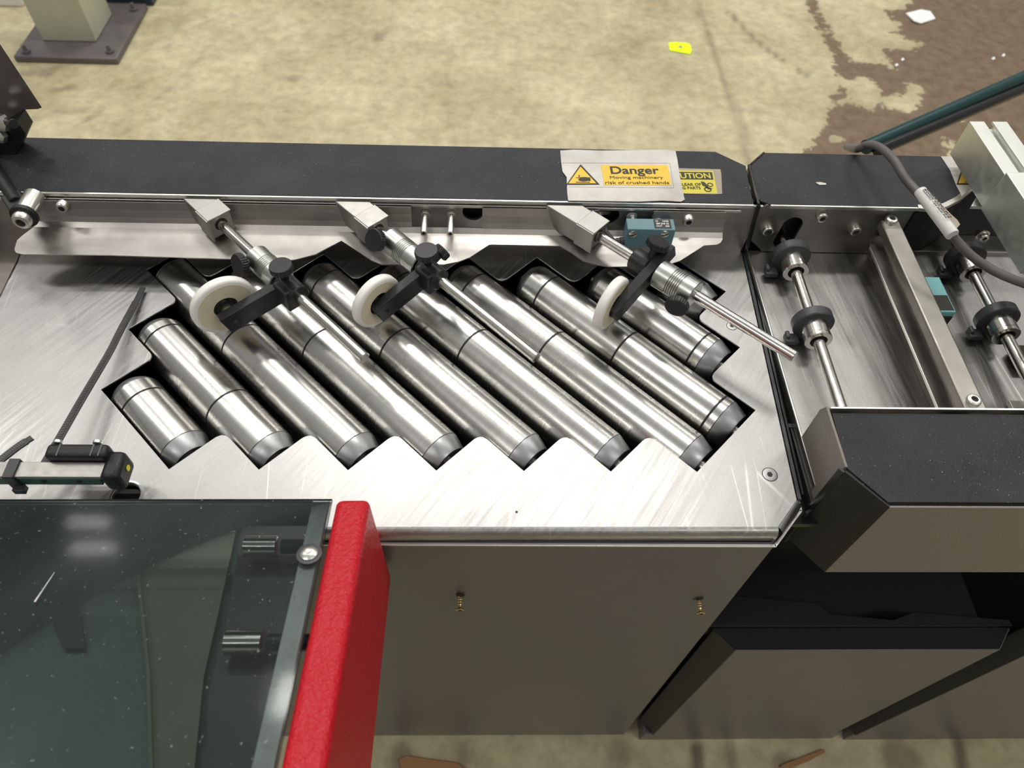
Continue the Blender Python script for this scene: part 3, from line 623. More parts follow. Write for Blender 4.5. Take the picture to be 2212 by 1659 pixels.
# ================================================================== TEAL SENSOR on pins
sn=thing('block_sensor',P(1405,500,.03),'teal block sensor hanging on two steel pins behind the right rod','sensor')
ht=.058; fy=P(1405,496,ht).y; by=P(1405,472,ht).y; sx0=P(1356,496,ht).x; sx1=P(1460,496,ht).x
box('sensor_body',sx0,sx1,fy,by,.022,ht,'teal',sn,.0009)
lx0=P(1413,485,ht).x
box('type_plate',lx0,sx1-.004,fy+.002,by-.0015,ht,ht+.0003,'ink',sn,0)
for r_,(tx,fr,to) in enumerate((('10     10/30','',''),('200 SAR 02','',''),('OUT    200','',''))):
    text(tx,V(lx0+.002,by-.0052-.0036*r_,ht+.0004),(sx1-.004-lx0)-.004,.0022,'white',sn,.02,name='print')
for px in (1367,1436):
    a=PY(px,505,fy)+Y_*.0; q=Vector((a.x,fy,a.z)); s_=lathe('slot_screw',q,q-Y_,[(0,.0042),(.001,.0042),(.0018,.0030),(.0020,.001)],'bolt',sn,20); bm=bmesh.new(); add_box(bm,q-Y_*.0019,Vector((.93,0,.35)),Y_,Vector((-.35,0,.93)),.0075,.0006,.0009); link('slot',bm,'groove',s_)
for px in (1357,1412):
    a=P(px+8,468,ht-.008); cyl('sensor_pin',Vector((a.x,WY-.001,a.z)),Vector((a.x,by-.002,a.z)),.0036,'bolt',sn,20); lathe('pin_flange',Vector((a.x,WY-.001,a.z)),Vector((a.x,by,a.z)),[(0,.0058),(.002,.0058),(.003,.004)],'bolt',sn,20)
q=V(sx0,fy+.005,.036); lathe('cable_gland',q,q-X_,[(0,.005),(.004,.005),(.0045,.0042),(.008,.0040)],'rubber',sn,20)
tube('sensor_cable',[q-X_*.006,q-X_*.012+Z_*.002,q+Vector((-.022,.008,.012)),q+Vector((-.026,.020,.018)),Vector((PY(1315,465,WY).x,WY+.006,PY(1315,465,WY).z))],.0030,'cable',sn)
# ================================================================== STICKERS
e=.0007
h=HS+e
d1=thing('danger_sticker',P(1340,380,HS),'worn white sticker with Danger moving machinery text on the back cover','sticker')
sheet('sticker_paper',[P(x,y,h) for x,y in ((1210,326),(1240,324),(1300,326),(1380,325),(1440,324),(1459,327),(1463,345),(1469,385),(1475,415),(1479,432),(1471,436),(1430,434),(1380,436),(1300,435),(1227,434),(1225,415),(1224,383),(1215,371),(1212,350))],'paper',d1,.0005)
h2=h+.0006
sheet('yellow_panel',[P(x,y,h2) for x,y in ((1298,357),(1360,357),(1441,357),(1446,375),(1450,400),(1400,401),(1340,400),(1305,400),(1302,380))],'yellow',d1,.0002)
def tri(a,b,c,hh,mat,nm,t): return sheet(nm,[P(*a,hh),P(*b,hh),P(*c,hh)],mat,t,.0002)
tri((1254,355),(1223,399.5),(1295.5,399),h2,'ink','triangle_border',d1); tri((1254,360),(1228,396.5),(1288,396.3),h2+.0003,'yellow','triangle_field',d1)
h3=h2+.0004
def txt(s,x0,x1,yb,yt,mat,t,bold=0,hh=h3):
    a=P(x0,yb,hh); b=P(x1,yb,hh); c=P(x0,yt,hh); return text(s,a,(b-a).length,abs(c.y-a.y),mat,t,bold,math.atan2(b.y-a.y,b.x-a.x))
txt('Danger',1320,1425,375,359.5,'ink',d1,.018); txt('Moving machinery',1318,1433,386,380,'ink',d1,.0); txt('risk of crushed hands',1308,1446,397.5,391,'ink',d1,.0)
def icon(t,x,y,s,hh):
    f=lambda pts,nm: sheet(nm,[P(x+a*s,y+b*s,hh) for a,b in pts],'ink',t,.0002)
    f([(-14,6),(16,6),(16,7.2),(-14,7.2)],'pictogram'); f([(-14,-3.4),(-4,-3.4),(-4,-2.6),(-14,-2.6)],'pictogram')
    f([(-6,-3.5),(6,-4.5),(12,-3.5),(17,-3.8),(18,4),(12,3.4),(4,4.6),(-2,4.2),(-6,3.2),(-9,2),(-5,1),(-10,0),(-6,-1)],'pictogram'); f([(-7.6,-10),(-6.4,-10),(-6.4,-7),(-5,-7),(-7,-4),(-9,-7),(-7.6,-7)],'pictogram')
icon(d1,1258,387,1,h2+.0006)
for a,b in (((1213,352),(1447,353)),((1228,404),(1455,406))):
    p,q=P(*a,h2),P(*b,h2); sheet('printed_line',[p,q,q+Y_*.0004,p+Y_*.0004],'tan',d1,.0001)
p,q=P(1447,353,h2),P(1455,406,h2); sheet('printed_line',[p,q,q+X_*.0004,p+X_*.0004],'tan',d1,.0001)
d2=thing('caution_sticker',P(1515,390,HS),'yellow CAUTION sticker with gear pictogram, half under the white danger sticker','sticker')
hh=HS+.0002
sheet('sticker_backing',[P(x,y,hh) for x,y in ((1440,363),(1556,366),(1558,375),(1560,419),(1545,420),(1440,418))],'tan',d2,.0002)
sheet('yellow_panel',[P(x,y,hh+.0003) for x,y in ((1440,368),(1540,369),(1550,418),(1440,418))],'yellow2',d2,.0001)
sheet('black_band',[P(x,y,hh+.0005) for x,y in ((1440,371),(1538,372),(1541,388),(1440,387))],'ink',d2,.0001)
h5=hh+.00065
txt('CAUTION',1441,1536,385,374,'inkyellow',d2,.015,h5); txt('KEEP CLEAR OF',1440,1515,401,395.5,'ink',d2,.01,h5); txt('MOVING PARTS',1442,1514,408.5,403,'ink',d2,.01,h5)
def gear(px,py,r):
    c=P(px,py,h5); pts=[]
    for k in range(24): pts.append(c+Vector((math.cos(k*math.pi/12),math.sin(k*math.pi/12),0))*(r*(1.0 if k%2 else .82)))
    prism('gear_icon',pts,Z_*.0001,'ink',d2,holes=[circ(c,r*.62,X_,Y_,16)])
gear(1529,409,.0042); gear(1534,399,.0034)
sheet('hand_icon',[P(x,y,h5) for x,y in ((1514,392),(1521,393),(1527,399),(1531,406),(1540,407),(1530,409),(1523,403),(1517,400))],'ink',d2,.0001)
# ================================================================== RIGHT CONVEYOR
rc=thing('right_conveyor',V(.42,.45,-.03),'right conveyor module with scratched steel bed plate','conveyor')
rx0t=P(1614,545).x; rx0b=P(1760,1050).x; rx0=.2805
outr=[V(.2855,.30,-.001),V(1.3,.30,-.001),V(1.3,WY+.004,-.001),V(.2835,WY+.004,-.001)]
nh=[V(.505,.365,-.001),V(.505,.345,-.001),V(.53,.345,-.001),V(.53,.365,-.001)]
prism('bed_plate',outr,Z_*-.002,'deck2',rc,side='edge')
bar('bed_edge',V(.2848,.295,-.0005),V(.2830,WY,-.0005),.0022,.010,'edge',rc,.0009)
# walls
xw=P(1985,451,HS).x; w0=PY(1612,540,WY+.002)
slot=[]; sc0=PY(1712,486,WY+.002); sc1=PY(1697,512,WY+.002); dd=(sc0-sc1).normalized(); nn=Vector((-dd.z,0,dd.x)); rs_=.0105
a0=math.atan2(nn.z,nn.x)
for k in range(13): an=a0-math.pi*k/12; slot.append(sc0+Vector((math.cos(an),0,math.sin(an)))*rs_)
for k in range(13): an=a0+math.pi-math.pi*k/12; slot.append(sc1-dd*.006+Vector((math.cos(an),0,math.sin(an)))*rs_)
WY2=WY+.002
prism('wall_plate',[Vector((PY(1622,520,WY2).x,WY2,DZ+.016)),Vector((PY(1645,545,WY2).x,WY2,DZ)),Vector((xw,WY2,DZ)),Vector((xw,WY2,DZ+HS-.001)),Vector((PY(1650,440,WY2).x+.004,WY2,DZ+HS-.001)),Vector((PY(1640,452,WY2).x,WY2,DZ+HS-.008))],Y_*.003,'sheet',rc,holes=[slot],side='edge')
box('wall_backing',wx1-.01,xw-.002,WY2+.012,WY2+.016,-.03,HS-.006,'black',rc,0)
for x,y in ((1774,463),(1657,492),(1846,492)): socket_screw('wall_bolt',PY(x,y+2,WY2),-Y_,.0060,.0062,rc)
# strip right: curved end
prt=[P(1655,441,HS),P(1985,450,HS)]
cv=[P(x,y,HS) for x,y in ((2016,453),(2045,447),(2075,432),(2100,412),(2118,393),(2128,372),(2132,350),(2133,338))]
yb2=yb
cvp=[V(xw,yf-.002,HS)]+[V(p.x,p.y,HS) for p in cv]
offp=[]
for i,p in enumerate(cvp):
    tdir=(cvp[min(i+1,len(cvp)-1)]-cvp[max(i-1,0)]).normalized(); offp.append(p+Vector((-tdir.y,tdir.x,0))*.0060)
pts=[V(P(1652,441,HS).x+.006,yf,0),V(xw,yf,0)]+[V(p.x,p.y,0) for p in offp[1:-1]]+[V(offp[-1].x,yb2,0),V(P(1650,328,HS).x,yb2,0),V(P(1618,358,HS).x,P(1618,358,HS).y,0),V(P(1640,432,HS).x,yf+.006,0)]
st2=strip('right_back_cover',pts,0,HS,'short black textured top cover on the right conveyor, cable arching over it')
p4=pts[-2]; p5=pts[-3]; p6=pts[-1]
bar('cover_lip',V(pts[0].x,yf-.001,HS-.002),V(xw,yf-.001,HS-.002),.004,.002,'edge',st2,.0003,Y_)
prism('end_casting',[p+Z_*.0004 for p in cvp]+[p+Z_*.0004 for p in offp[::-1]],Z_*-.0045,'edge',st2,bevel=.0004)
prism('dark_void_fill',[p-Z_*.005 for p in cvp]+[q+(p_-q)*.4-Z_*.005 for q,p_ in zip(cvp,offp)][::-1],Z_*-.055,'black',st2)  # black fill standing in for the shaded void under the rim
box('back_skirt',p5.x,cv[-1].x,yb2-.002,yb2+.001,-.02,HS-.001,'blackgloss',st2,.0005)
bar('end_skirt',V(p5.x,p5.y,HS-.004),V(p4.x,p4.y,HS-.004),.002,.010,'blackgloss',st2); bar('end_skirt',V(p4.x,p4.y,HS-.004),V(p6.x,p6.y,HS-.004),.002,.010,'blackgloss',st2); bar('end_skirt',V(p6.x,p6.y,HS-.003),V(p6.x-.002,WY,-.01),.003,.002,'blackgloss',st2,.0004,Y_)
box('recess_panel',xw,1.3,.612,.616,.0,HS-.004,'black',rc,0); prism('recess_side',[V(xw,WY2,0),V(xw,.615,0),V(xw,.615,HS-.002),V(xw,WY2,HS-.002)],X_*-.003,'edge',rc)
for x,y in ((1991,505),(2122,506)): socket_screw('recess_bolt',PY(x,y+2,.612),-Y_,.0055,.0065,rc,flange=1)
box('recess_sill',xw,1.3,.585,.612,-.004,.004,'sheet',rc,.0006)
# chips and printed scraps on strips
d3=thing('triangle_sticker',P(2095,370,HS),'white sticker with yellow warning triangle at the curved end of the right cover','sticker')
sheet('sticker_paper',[P(x,y,HS+.0003) for x,y in ((2032,338),(2130,342),(2131,372),(2112,392),(2100,405),(2078,424),(2066,402),(2052,368))],'paper',d3,.0004)
tri((2081,354),(2066,399),(2128,399),HS+.0008,'ink','triangle_border',d3); tri((2083,360),(2070,396),(2122,396),HS+.0011,'yellow','triangle_field',d3); icon(d3,2095,388,.8,HS+.0014)
fk=thing('paint_chip',P(1775,396,HS),'small pale chip lying on the right back cover','chip'); prism('chip_flake',[P(x,y,HS+.0009) for x,y in ((1762,394),(1770,399),(1784,399),(1785,396),(1772,393))],Z_*-.0006,'paper',fk)
# ================================================================== SHAFTS
def shaft(tn,px,py,label,rings_,y0=.30,y1=WY+.02):
    hx=.021; p=P(px,py,hx); x=p.x; t=thing('roller_shaft',V(x,.4,0),label,'shaft','conveyor shafts with rubber rings')
    cyl('shaft_rod',V(x,y1,hx+.0),V(x,y0,hx),.0056,'rod',t,36)
    for n,(cx_,cy_,dark) in enumerate(rings_):
        q=P(cx_,cy_,hx+.004); y=q.y; c=V(x,y,hx)
        col=lathe('collar',c,c-Y_,[(-.002,.0128),(.0140,.0128),(.0141,.0122),(.0148,.0122),(.0149,.0130),(.0180,.0130),(.0185,.0125),(.0185,.0082),(.014,.0078)],'rod',t,40,closed=False)
        lathe('bore_ring',c-Y_*.013,c-Y_*.014,[(0,.0080),(.0015,.0080),(.002,.0062)],'groove',col,28)
        rr=[(-.0118,.0140),(-.0112,.0186),(-.0100,.0197),(-.0015,.0197),(-.0003,.0188),(0,.0165),(.0006,.0150),(.0006,.0130)]
        lathe('rubber_ring',c,c-Y_,rr,'rubber' if dark else 'rubber',t,48,closed=True)
        cl=bmesh.new(); cc=c+Vector((-.0185,-.004,-.0145)); add_box(cl,cc,X_,Y_,Z_,.013,.011,.006); add_box(cl,cc+Vector((-.0045,.002,.0045)),X_,Y_,Z_,.004,.008,.004); link('retaining_clip',cl,'rubber',t,bevel=.0012)
    return t
shaft('a',1766,730,'left conveyor shaft with two black rubber rings',[(1705,555,1),(1750,700,0)])
shaft('b',2178,735,'right conveyor shaft with two black rubber rings, below the grey cable',[(2083,558,0),(2150,690,0)],.30,.612)
# ================================================================== CROSS BAR AND RAILS
cbx=thing('cross_bar',V(.418,.45,.0),'beige-grey square steel bar across the right conveyor, screwed at both ends','bar')
hb=.053; bx0=P(1967,620,hb).x; bx1=P(2010,620,hb).x
box('bar_body',bx0,bx1,.30,WY-.004,.042,hb,'barsteel',cbx,.0016)
for x,y in ((1924,478),(2100,868)): socket_screw('bar_screw',P(x,y,hb),Z_,.0062,.0045,cbx,flange=0)
rl=thing('guide_rail',V(.403,.45,0),'thin dark steel guide rail left of the square cross bar','rail')
x_=.4018
prism('rail_flange',[V(x_,.30,.030),V(x_+.0175,.30,.030),V(x_+.0175,WY-.003,.030),V(x_+.004,WY-.003,.030),V(x_,WY-.020,.030)],Z_*-.0015,'leftdark',rl,bevel=.0003)
box('rail_web',x_+.0155,x_+.0175,.30,WY-.003,-.001,.029,'leftdark',rl,.0003); box('rail_edge',x_-.0008,x_+.0004,.30,WY-.020,.0275,.0305,'edge',rl,.0003)
r2=thing('support_plate',V(.45,.45,0),'flat grey support plate right of the square cross bar','plate')
box('plate_strip',bx1+.0005,bx1+.0215,.30,.50,.016,.024,'barsteel',r2,.0008); box('plate_web',bx1+.0005,bx1+.006,.50,.578,.004,.022,'blackgloss',r2,.0008)
s2=thing('flat_sensor',P(2040,650,.02),'light teal flat sensor with black print beside the square cross bar','sensor')
hq=.030; y1_=P(2015,598,hq).y; y2_=P(2058,674,hq).y; xl=bx1+.002; xq=P(2065,672,hq).x
box('sensor_body',xl,xq,y2_,y1_,.006,hq,'tealbright',s2,.0008)
box('sensor_base',xl+.001,xq-.0005,y2_-.0012,y2_,.002,.024,'ink',s2,.0004)
pa=P(2050,650,hq); box('type_plate',xl+.006,xq-.0015,y2_+.002,y2_+.022,hq,hq+.0003,'ink',s2,0)
for k in range(5): text('2034 PNP NO'[k:k+8],V(xl+.007+.0022*k,y2_+.004,hq+.0004),.015,.0013,'white',s2,.02,math.pi/2,name='print')
n_=thing('mount_plate',V(.52,.36,0),'notched steel plate at the right conveyor front edge','plate'); box('plate_body',P(2185,880,.005).x,.8,.30,P(2150,866,.005).y,.001,.006,'alu',n_,.0006); box('plate_block',P(2197,760,.01).x,.8,P(2200,790,.01).y,P(2200,748,.01).y,.001,.012,'ink',n_,.0006)
# ================================================================== GUARD BOX front right
gb=thing('front_guard_box',V(.45,.29,-.07),'black-topped guard box with grey front on the right conveyor','guard')
hg=.06; gx=.2841; gy0=P(1922,1097,hg).y; gxc=P(1922,1097,hg).x; gyb=.338; ge=P(1818,1010,hg)
ztp=hg
prism('guard_top',[V(gx+.0045,gyb-.003,hg-.003),V(ge.x+.006,ge.y+.001,hg-.003),V(gxc+.002,gy0+.0062,hg-.003),V(1.3,gy0+.0062,hg-.003),V(1.3,gyb-.003,hg-.003)],Z_*-.002,'cover',gb,bevel=.0004)
box('rear_rim',gx+.003,1.3,gyb-.001,gyb+.001,-.001,hg+.0005,'edge',gb,.0004)
zb=-.071
prism('front_panel',[V(gxc,gy0,hg),V(1.3,gy0,hg),V(1.3,gy0,zb),V(gxc,gy0,zb)],Y_*.002,'panel',gb,bevel=.0006)
prism('corner_panel',[V(ge.x+.002,ge.y-.003,hg-.001),V(gxc,gy0,hg),V(gxc,gy0,zb),V(ge.x+.002,ge.y-.003,zb)],Vector((.0015,.0015,0)),'black',gb,bevel=.0006)
prism('inner_corner',[V(ge.x-.001,ge.y+.001,hg-.003),V(ge.x+.002,ge.y-.003,hg-.003),V(ge.x+.002,ge.y-.003,zb+.005),V(ge.x-.001,ge.y+.001,zb+.005)],Vector((.0015,.0015,0)),'blackgloss',gb)
prism('end_plate',[V(gx,.2825,hg-.001),V(gx,.2825,-.012),V(gx,.3445,-.010),V(gx,.3445,.048),V(gx,.340,hg-.001)],X_*.0025,'panel',gb,bevel=.0005)
prism('end_flange',[V(gx-.003,.2825,-.006),V(gx-.003,.2825,-.072),V(gx-.003,.36,-.072),V(gx-.003,.36,-.006)],X_*.0025,'black',gb)
box('rear_wall',gx,1.3,.34,.343,-.3,-.004,'black',gb,0)
cvt=thing('corner_bracket',V(.27,.275,-.05),'black bent bracket joining cabinet corner and guard box','bracket'); bar('bracket_plate',V(.2765,.276,-.04),V(ge.x+.002,ge.y-.002,-.04),.003,.060,'black',cvt)
# ================================================================== LOWER CABINETS
lc=thing('lower_cabinet',V(.45,.26,-.85),'grey floor-standing cabinet with slanted dark corners in front of the black folded plate','cabinet')
a_=V(.2711,.262,-.3); hz=-.30
x0,x1=.2899,.6036; yfc=.2415
vface('front_panel',[V(x0,yfc,-.80),V(x1,yfc,-.80),V(x1,yfc,hz),V(x0,yfc,hz)],Y_*.003,'panel2' if 'panel2' in M else 'cab',lc)
vface('corner_panel',[V(.268,.266,-.80),V(x0,yfc,-.80),V(x0,yfc,hz),V(.268,.266,hz)],Vector((.002,.002,0)),'black',lc)
vface('corner_panel',[V(x1,yfc,-.80),V(.626,.266,-.80),V(.626,.266,hz),V(x1,yfc,hz)],Vector((-.002,.002,0)),'cab',lc)
prism('cabinet_top',[V(.268,.268,hz),V(x0,yfc+.001,hz),V(x1,yfc+.001,hz),V(.626,.268,hz)],Z_*-.003,'black',lc,bevel=.0005)
box('plinth',.275,.62,.2435,.6,-.85,-.80,'cab',lc,.001); box('back_body',.27,.62,.275,.6,-.80,-.34,'black',lc,.001)
box('top_gap',.262,.62,.270,.275,-.33,-.31,'ink',lc,0)
l3=thing('end_cabinet',V(.75,.26,-.85),'grey floor-standing cabinet cut off by the right edge of the photo','cabinet')
vface('front_panel',[V(.640,yfc-.003,-.80),V(1.3,yfc-.003,-.80),V(1.3,yfc-.003,-.27),V(.640,yfc-.003,-.27)],Y_*.003,'cab',l3)
vface('corner_panel',[V(.628,.262,-.80),V(.640,yfc-.003,-.80),V(.640,yfc-.003,-.27),V(.628,.262,-.27)],Vector((.002,.002,0)),'black',l3)
box('plinth',.64,1.3,.241,.6,-.85,-.80,'cab',l3,.001)
# sheets in the dark cavity
sb=thing('folded_plate',V(.4,.3,-.25),'black folded sheet with stepped edge below the guard box','sheet')
def at(px,py,y): return PY(px,py,y)
e1_=[(1480,1343),(1560,1284),(1600,1288),(1764,1303),(1794,1326),(1860,1332),(1930,1339),(1975,1322),(2180,1339),(2187,1352),(1400,1353)]
prism('folded_sheet',[V(*(P(x,y,-.295).xy),-.295) for x,y in e1_],Z_*-.002,'black',sb,bevel=.0005)
cv2=rc
box('inner_panel',.278,1.3,.36,.364,-.84,-.005,'black',cv2,0)
c_=PY(1888,1307,.3595); prism('inner_hole',circ(c_,.008,X_,Z_,20),Y_*.001,'ink',cv2)
# ================================================================== GREY CABLE + GREEN TUBE
cb2=thing('grey_cable',P(1860,325,HS),'grey cable arching over the right back cover with a printed white sleeve','cable')
pts=[P(1835,330,.02)+Y_*.012,P(1850,322,.070),P(1873,313,.085),P(1900,318,.095),P(1930,345,.100),P(1955,385,.100),P(1985,420,.100),P(2022,465,.098),P(2056,507,.095),P(2090,545,.09),P(2130,575,.088),P(2175,598,.088),P(2230,618,.088),P(2300,640,.088),P(2500,690,.088),P(2800,720,.088)]
tube('cable_sheath',pts,.0042,'cable',cb2,8)
s0,s1=P(1987,413,.102),P(2058,508,.099); dd_=(s1-s0).normalized(); lathe('label_sleeve',s0,s1,[(0,.0056),(.001,.0060),((s1-s0).length-.001,.0060),((s1-s0).length,.0056)],'sleeve',cb2,24)
nrm=Vector((dd_.y,-dd_.x,0)).normalized()
prism('sleeve_flag',[s0+dd_*.004+nrm*-.004+Z_*.004,s0+dd_*.038+nrm*-.0085+Z_*.004,s0+dd_*.046+nrm*-.0105+Z_*.004,s0+dd_*.052+nrm*-.010+Z_*.004,s0+dd_*.056-nrm*.004+Z_*.004],Z_*.0005,'tan',cb2)
for k in range(3):
    L_=(s1-s0).length; ps=s0+dd_*.004+Z_*.0062+nrm*(.0035-.0025*k)*-1*-1
    text(['WHXC 104 BLK 2X','BWCX 47A 2034-8','CABLE 5 PIN M12'][k],ps,L_*.7,.0016,'ink',cb2,.02,math.atan2(dd_.y,dd_.x),'print').data.transform(Matrix.Identity(4))
gt=thing('green_tube',PY(1960,280,.95),'dark green metal tube rising to the right behind the machine','tube')
ga,gb_=PY(1870,318,.88),PY(2290,132,1.15); cyl('tube_pipe',ga,gb_,.0105,'greentube',gt,28)
bh=thing('black_hose',PY(1960,290,.93),'black hose running below the dark green tube','hose'); cyl('hose_body',PY(1895,326,.87),PY(2290,158,1.13),.0085,'blackgloss',bh,24)
# ================================================================== ALUMINIUM PROFILE (right)
ap=thing('aluminium_profile',P(2150,420,.1),'slotted aluminium profile arm slanting in at the right edge','profile')
def prof_ext(a,b,w,h,name,parent,slotw=.0085,slotd=.009):
    x,y,z=frame(a,b); # x sideways, y up-ish
    w2=w/2; pts=[(-w2,-h/2),(w2,-h/2),(w2,h/2),(slotw/2,h/2),(slotw/2,h/2-.0025),(slotw,h/2-.0025),(slotw,h/2-slotd),(-slotw,h/2-slotd),(-slotw,h/2-.0025),(-slotw/2,h/2-.0025),(-slotw/2,h/2),(-w2,h/2)]
    bm=bmesh.new(); f=bm.faces.new([bm.verts.new(a+x*p+y*q) for p,q in pts]); r=bmesh.ops.extrude_face_region(bm,geom=[f]); bmesh.ops.translate(bm,verts=[g for g in r['geom'] if isinstance(g,bmesh.types.BMVert)],vec=b-a)
    return link(name,bm,'aluside',parent,bevel=.0006)
hpf=.12
A_=P(2135,262,hpf); B_=P(2340,560,hpf)
A_=Vector((A_.x,A_.y,DZ+hpf-.02)); B_=Vector((B_.x,B_.y,DZ+hpf-.02)); Bq=B_.copy(); B_=A_+(B_-A_)*2.2
prof_ext(A_,B_,.040,.040,'profile_bar',ap)
dA=(B_-A_).normalized(); C_=A_+dA*.055; 
sxv=Vector((dA.y,-dA.x,0)); 
bm=bmesh.new(); q=P(2262,452,hpf)+Z_*-.016; x,y,z=frame(C_,B_); add_box(bm,q+x*0,x,y,z,.046,.045,.09); 
link('end_bracket',bm,'aluside',ap,bevel=.0008)
gpt=[P(2148,402,.075),P(2098,443,.075),P(2102,447,.055),P(2160,447,.055)]
prism('gusset',[P(2126,398,.075),P(2098,445,.075),P(2150,447,.075)],Z_*-.004,'aluside',ap,bevel=.0005)
socket_screw('gusset_bolt',P(2130,428,.075),Z_,.006,.004,ap)
# ================================================================== LEFT HARDWARE
lh=thing('hinge_arm',V(-.55,.56,.04),'black hinge arm bolted with a steel spacer at the left end of the cover','arm')
bp=PY(48,462,.555); sp0=PY(70,435,.58); sp=Vector((bp.x+.006,WY-.002,bp.z+.002)); 
a=Vector((bp.x+.003,.556,bp.z)); cyl('spacer',Vector((a.x,WY-.001,a.z)),a,.0098,'bolt',lh,32,.0012)
bm=bmesh.new(); q=a.copy(); add_lathe(bm,q-Y_*.001,q-Y_*.006,[(0,.0125),(.005,.0125)],28); d_=(PY(5,385,.60)-a); d_.normalize(); add_box(bm,q-Y_*.003+d_*.016,frame(q,q+d_)[0],frame(q,q+d_)[1],d_,.018,.005,.034); link('arm_lug',bm,'black',lh,bevel=.001)
cyl('arm_rod',q-Y_*.002+d_*.02,q-Y_*.002+d_*.14,.0062,'black',lh,20)
socket_screw('hinge_bolt',q-Y_*.006,-Y_,.0088,.008,lh,hexr=.5)
sp_=thing('side_plate',V(-.60,.55,0),'dark upright steel plate at the left end of the guide channel','plate')
box('plate_body',-.66,wx0-.002,.575,.580,.0,.060,'black',sp_,.0006)
prism('plate_flange',[V(wx0-.0006,.520,.0004),V(wx0-.0006,.583,.0004),V(wx0-.0006,.583,.060),V(wx0-.0006,.545,.040)],X_*-.002,'blackgloss',sp_)
gl=thing('clear_guard',V(-.66,.66,.1),'upright smoked plastic guard plate at the upper left edge','guard')
ygd=.66
ga_=[PY(-60,0,ygd),PY(-2,92,ygd),PY(91,233,ygd),PY(82,236,ygd),PY(56,237,ygd),PY(37,255,ygd),PY(10,330,ygd),PY(-120,330,ygd)]
prism('guard_pane',ga_,Vector((-.003,.004,0)),'smoke2',gl,bevel=.0005,side='blackgloss')
gk=thing('pivot_block',V(-.60,.66,HS),'black pivot block with a chrome nut at the left end of the back cover','block')
yk=.64
kb=[PY(-30,300,yk),PY(36,262,yk),PY(55,291,yk),PY(36,334,yk),PY(-30,345,yk)]
prism('block_body',kb,Y_*.022,'black',gk,bevel=.001); 
nq=PY(8,262,yk); lathe('hex_nut',nq,nq+Vector((-.3,-1,.3)),[(0,.009),(.007,.009),(.008,.007)],'bolt',gk,6); lathe('hex_nut',PY(4,290,yk),PY(4,290,yk)+Vector((-.3,-1,.3)),[(0,.008),(.006,.008),(.007,.006)],'bolt',gk,6); cyl('nut_stud',PY(10,262,yk),PY(30,268,yk-.01),.0048,'knob',gk,20)
cyl('block_pin',PY(45,300,.655),PY(48,340,.652),.003,'black',gk,12)
# left bar with reflective sensor
sbz=thing('bar_sensor',P(195,1000,.03),'black rounded sensor with a yellow dot on a flat bar at the left edge','sensor')
hbz=.040
y0s=P(150,1022,hbz-.0).y; 
ba=P(-60,998,hbz+.0); bb=P(222,1000,hbz)
yA=P(200,1031,hbz).y; yB=P(200,998,hbz).y; xe=P(222,1015,hbz).x
mt=thing('flat_bar',V(-.6,yA,.03),'flat bright steel bar with green underside at the lower left edge','bar')
box('bar_body',-.80,xe,yA,yB,hbz-.004,hbz,'alu',mt,.0006); box('bar_under',-.80,xe-.003,yA+.0005,yB-.0005,hbz-.014,hbz-.0042,'greenbar',mt,.0006)
for px in (100,176): p=P(px,1027,hbz-.008); cyl('bar_hole',Vector((p.x,yA+.0012,p.z)),Vector((p.x,yA-.0003,p.z)),.002,'groove',mt,12,0)
# sensor body: extruded silhouette along X
xs0=P(100,1000,hbz).x-.0; xs1=P(240,960,.045).x
hh0=.018; prof_=[(yB+.0004,hbz+.002),(P(200,960,.050).y,.050),(P(200,957,.044).y+.001,.030),(yB+.006,.016),(yA-.002,.016),(yA-.004,.020)]
box('sensor_body',xs0,xs1,yB+.0005,P(200,957,.048).y,.020,.048,'black',sbz,.003)
box('sensor_nose',xs1-.004,xs1+.011,yA-.001,P(200,957,.048).y-.002,.018,.041,'black',sbz,.004)
pd=P(268,1011,.030); prism('yellow_dot',circ(Vector((xs1+.0112,pd.y,DZ+.030)),.0026,Y_,Z_,12),X_*.0006,'yellowdot',sbz)
for dx in (.010,.036,.042): box('body_seam',xs0+dx,xs0+dx+.0012,yB+.001,P(200,957,.048).y-.001,.048,.0484,'cable',sbz,.0001)
for dx in (.006,.037): q=V(xs0+dx,P(200,957,.048).y+.0005,.045); cyl('body_stud',q,q+Y_*.003,.0036,'edge',sbz,16)
zt_=thing('cable_tie',V(P(30,1010,hbz).x,yA,.03),'black cable tie wrapped around the flat bar','cable tie','black cable ties')
xz=P(27,1010,hbz).x
bm=bmesh.new(); yy0,yy1=yA-.0012,yB+.0012; z0_,z1_=hbz-.0155,hbz+.0012; loop=[(yy0,z0_),(yy0,z1_),(yy1,z1_),(yy1,z0_)]
for i in range(4):
    (a,b),(c,d)=loop[i],loop[(i+1)%4]; pa,pb=V(xz,a,b),V(xz,c,d); x,y,z=frame(pa,pb,X_); add_box(bm,(pa+pb)/2,x,y,z,.0014,.0085,(pb-pa).length+.0014)
add_box(bm,V(xz+.003,yy0-.002,z0_+.001),X_,Y_,Z_,.009,.006,.006); link('tie_loop',bm,'ziptie',zt_,bevel=.0008,seg=3)
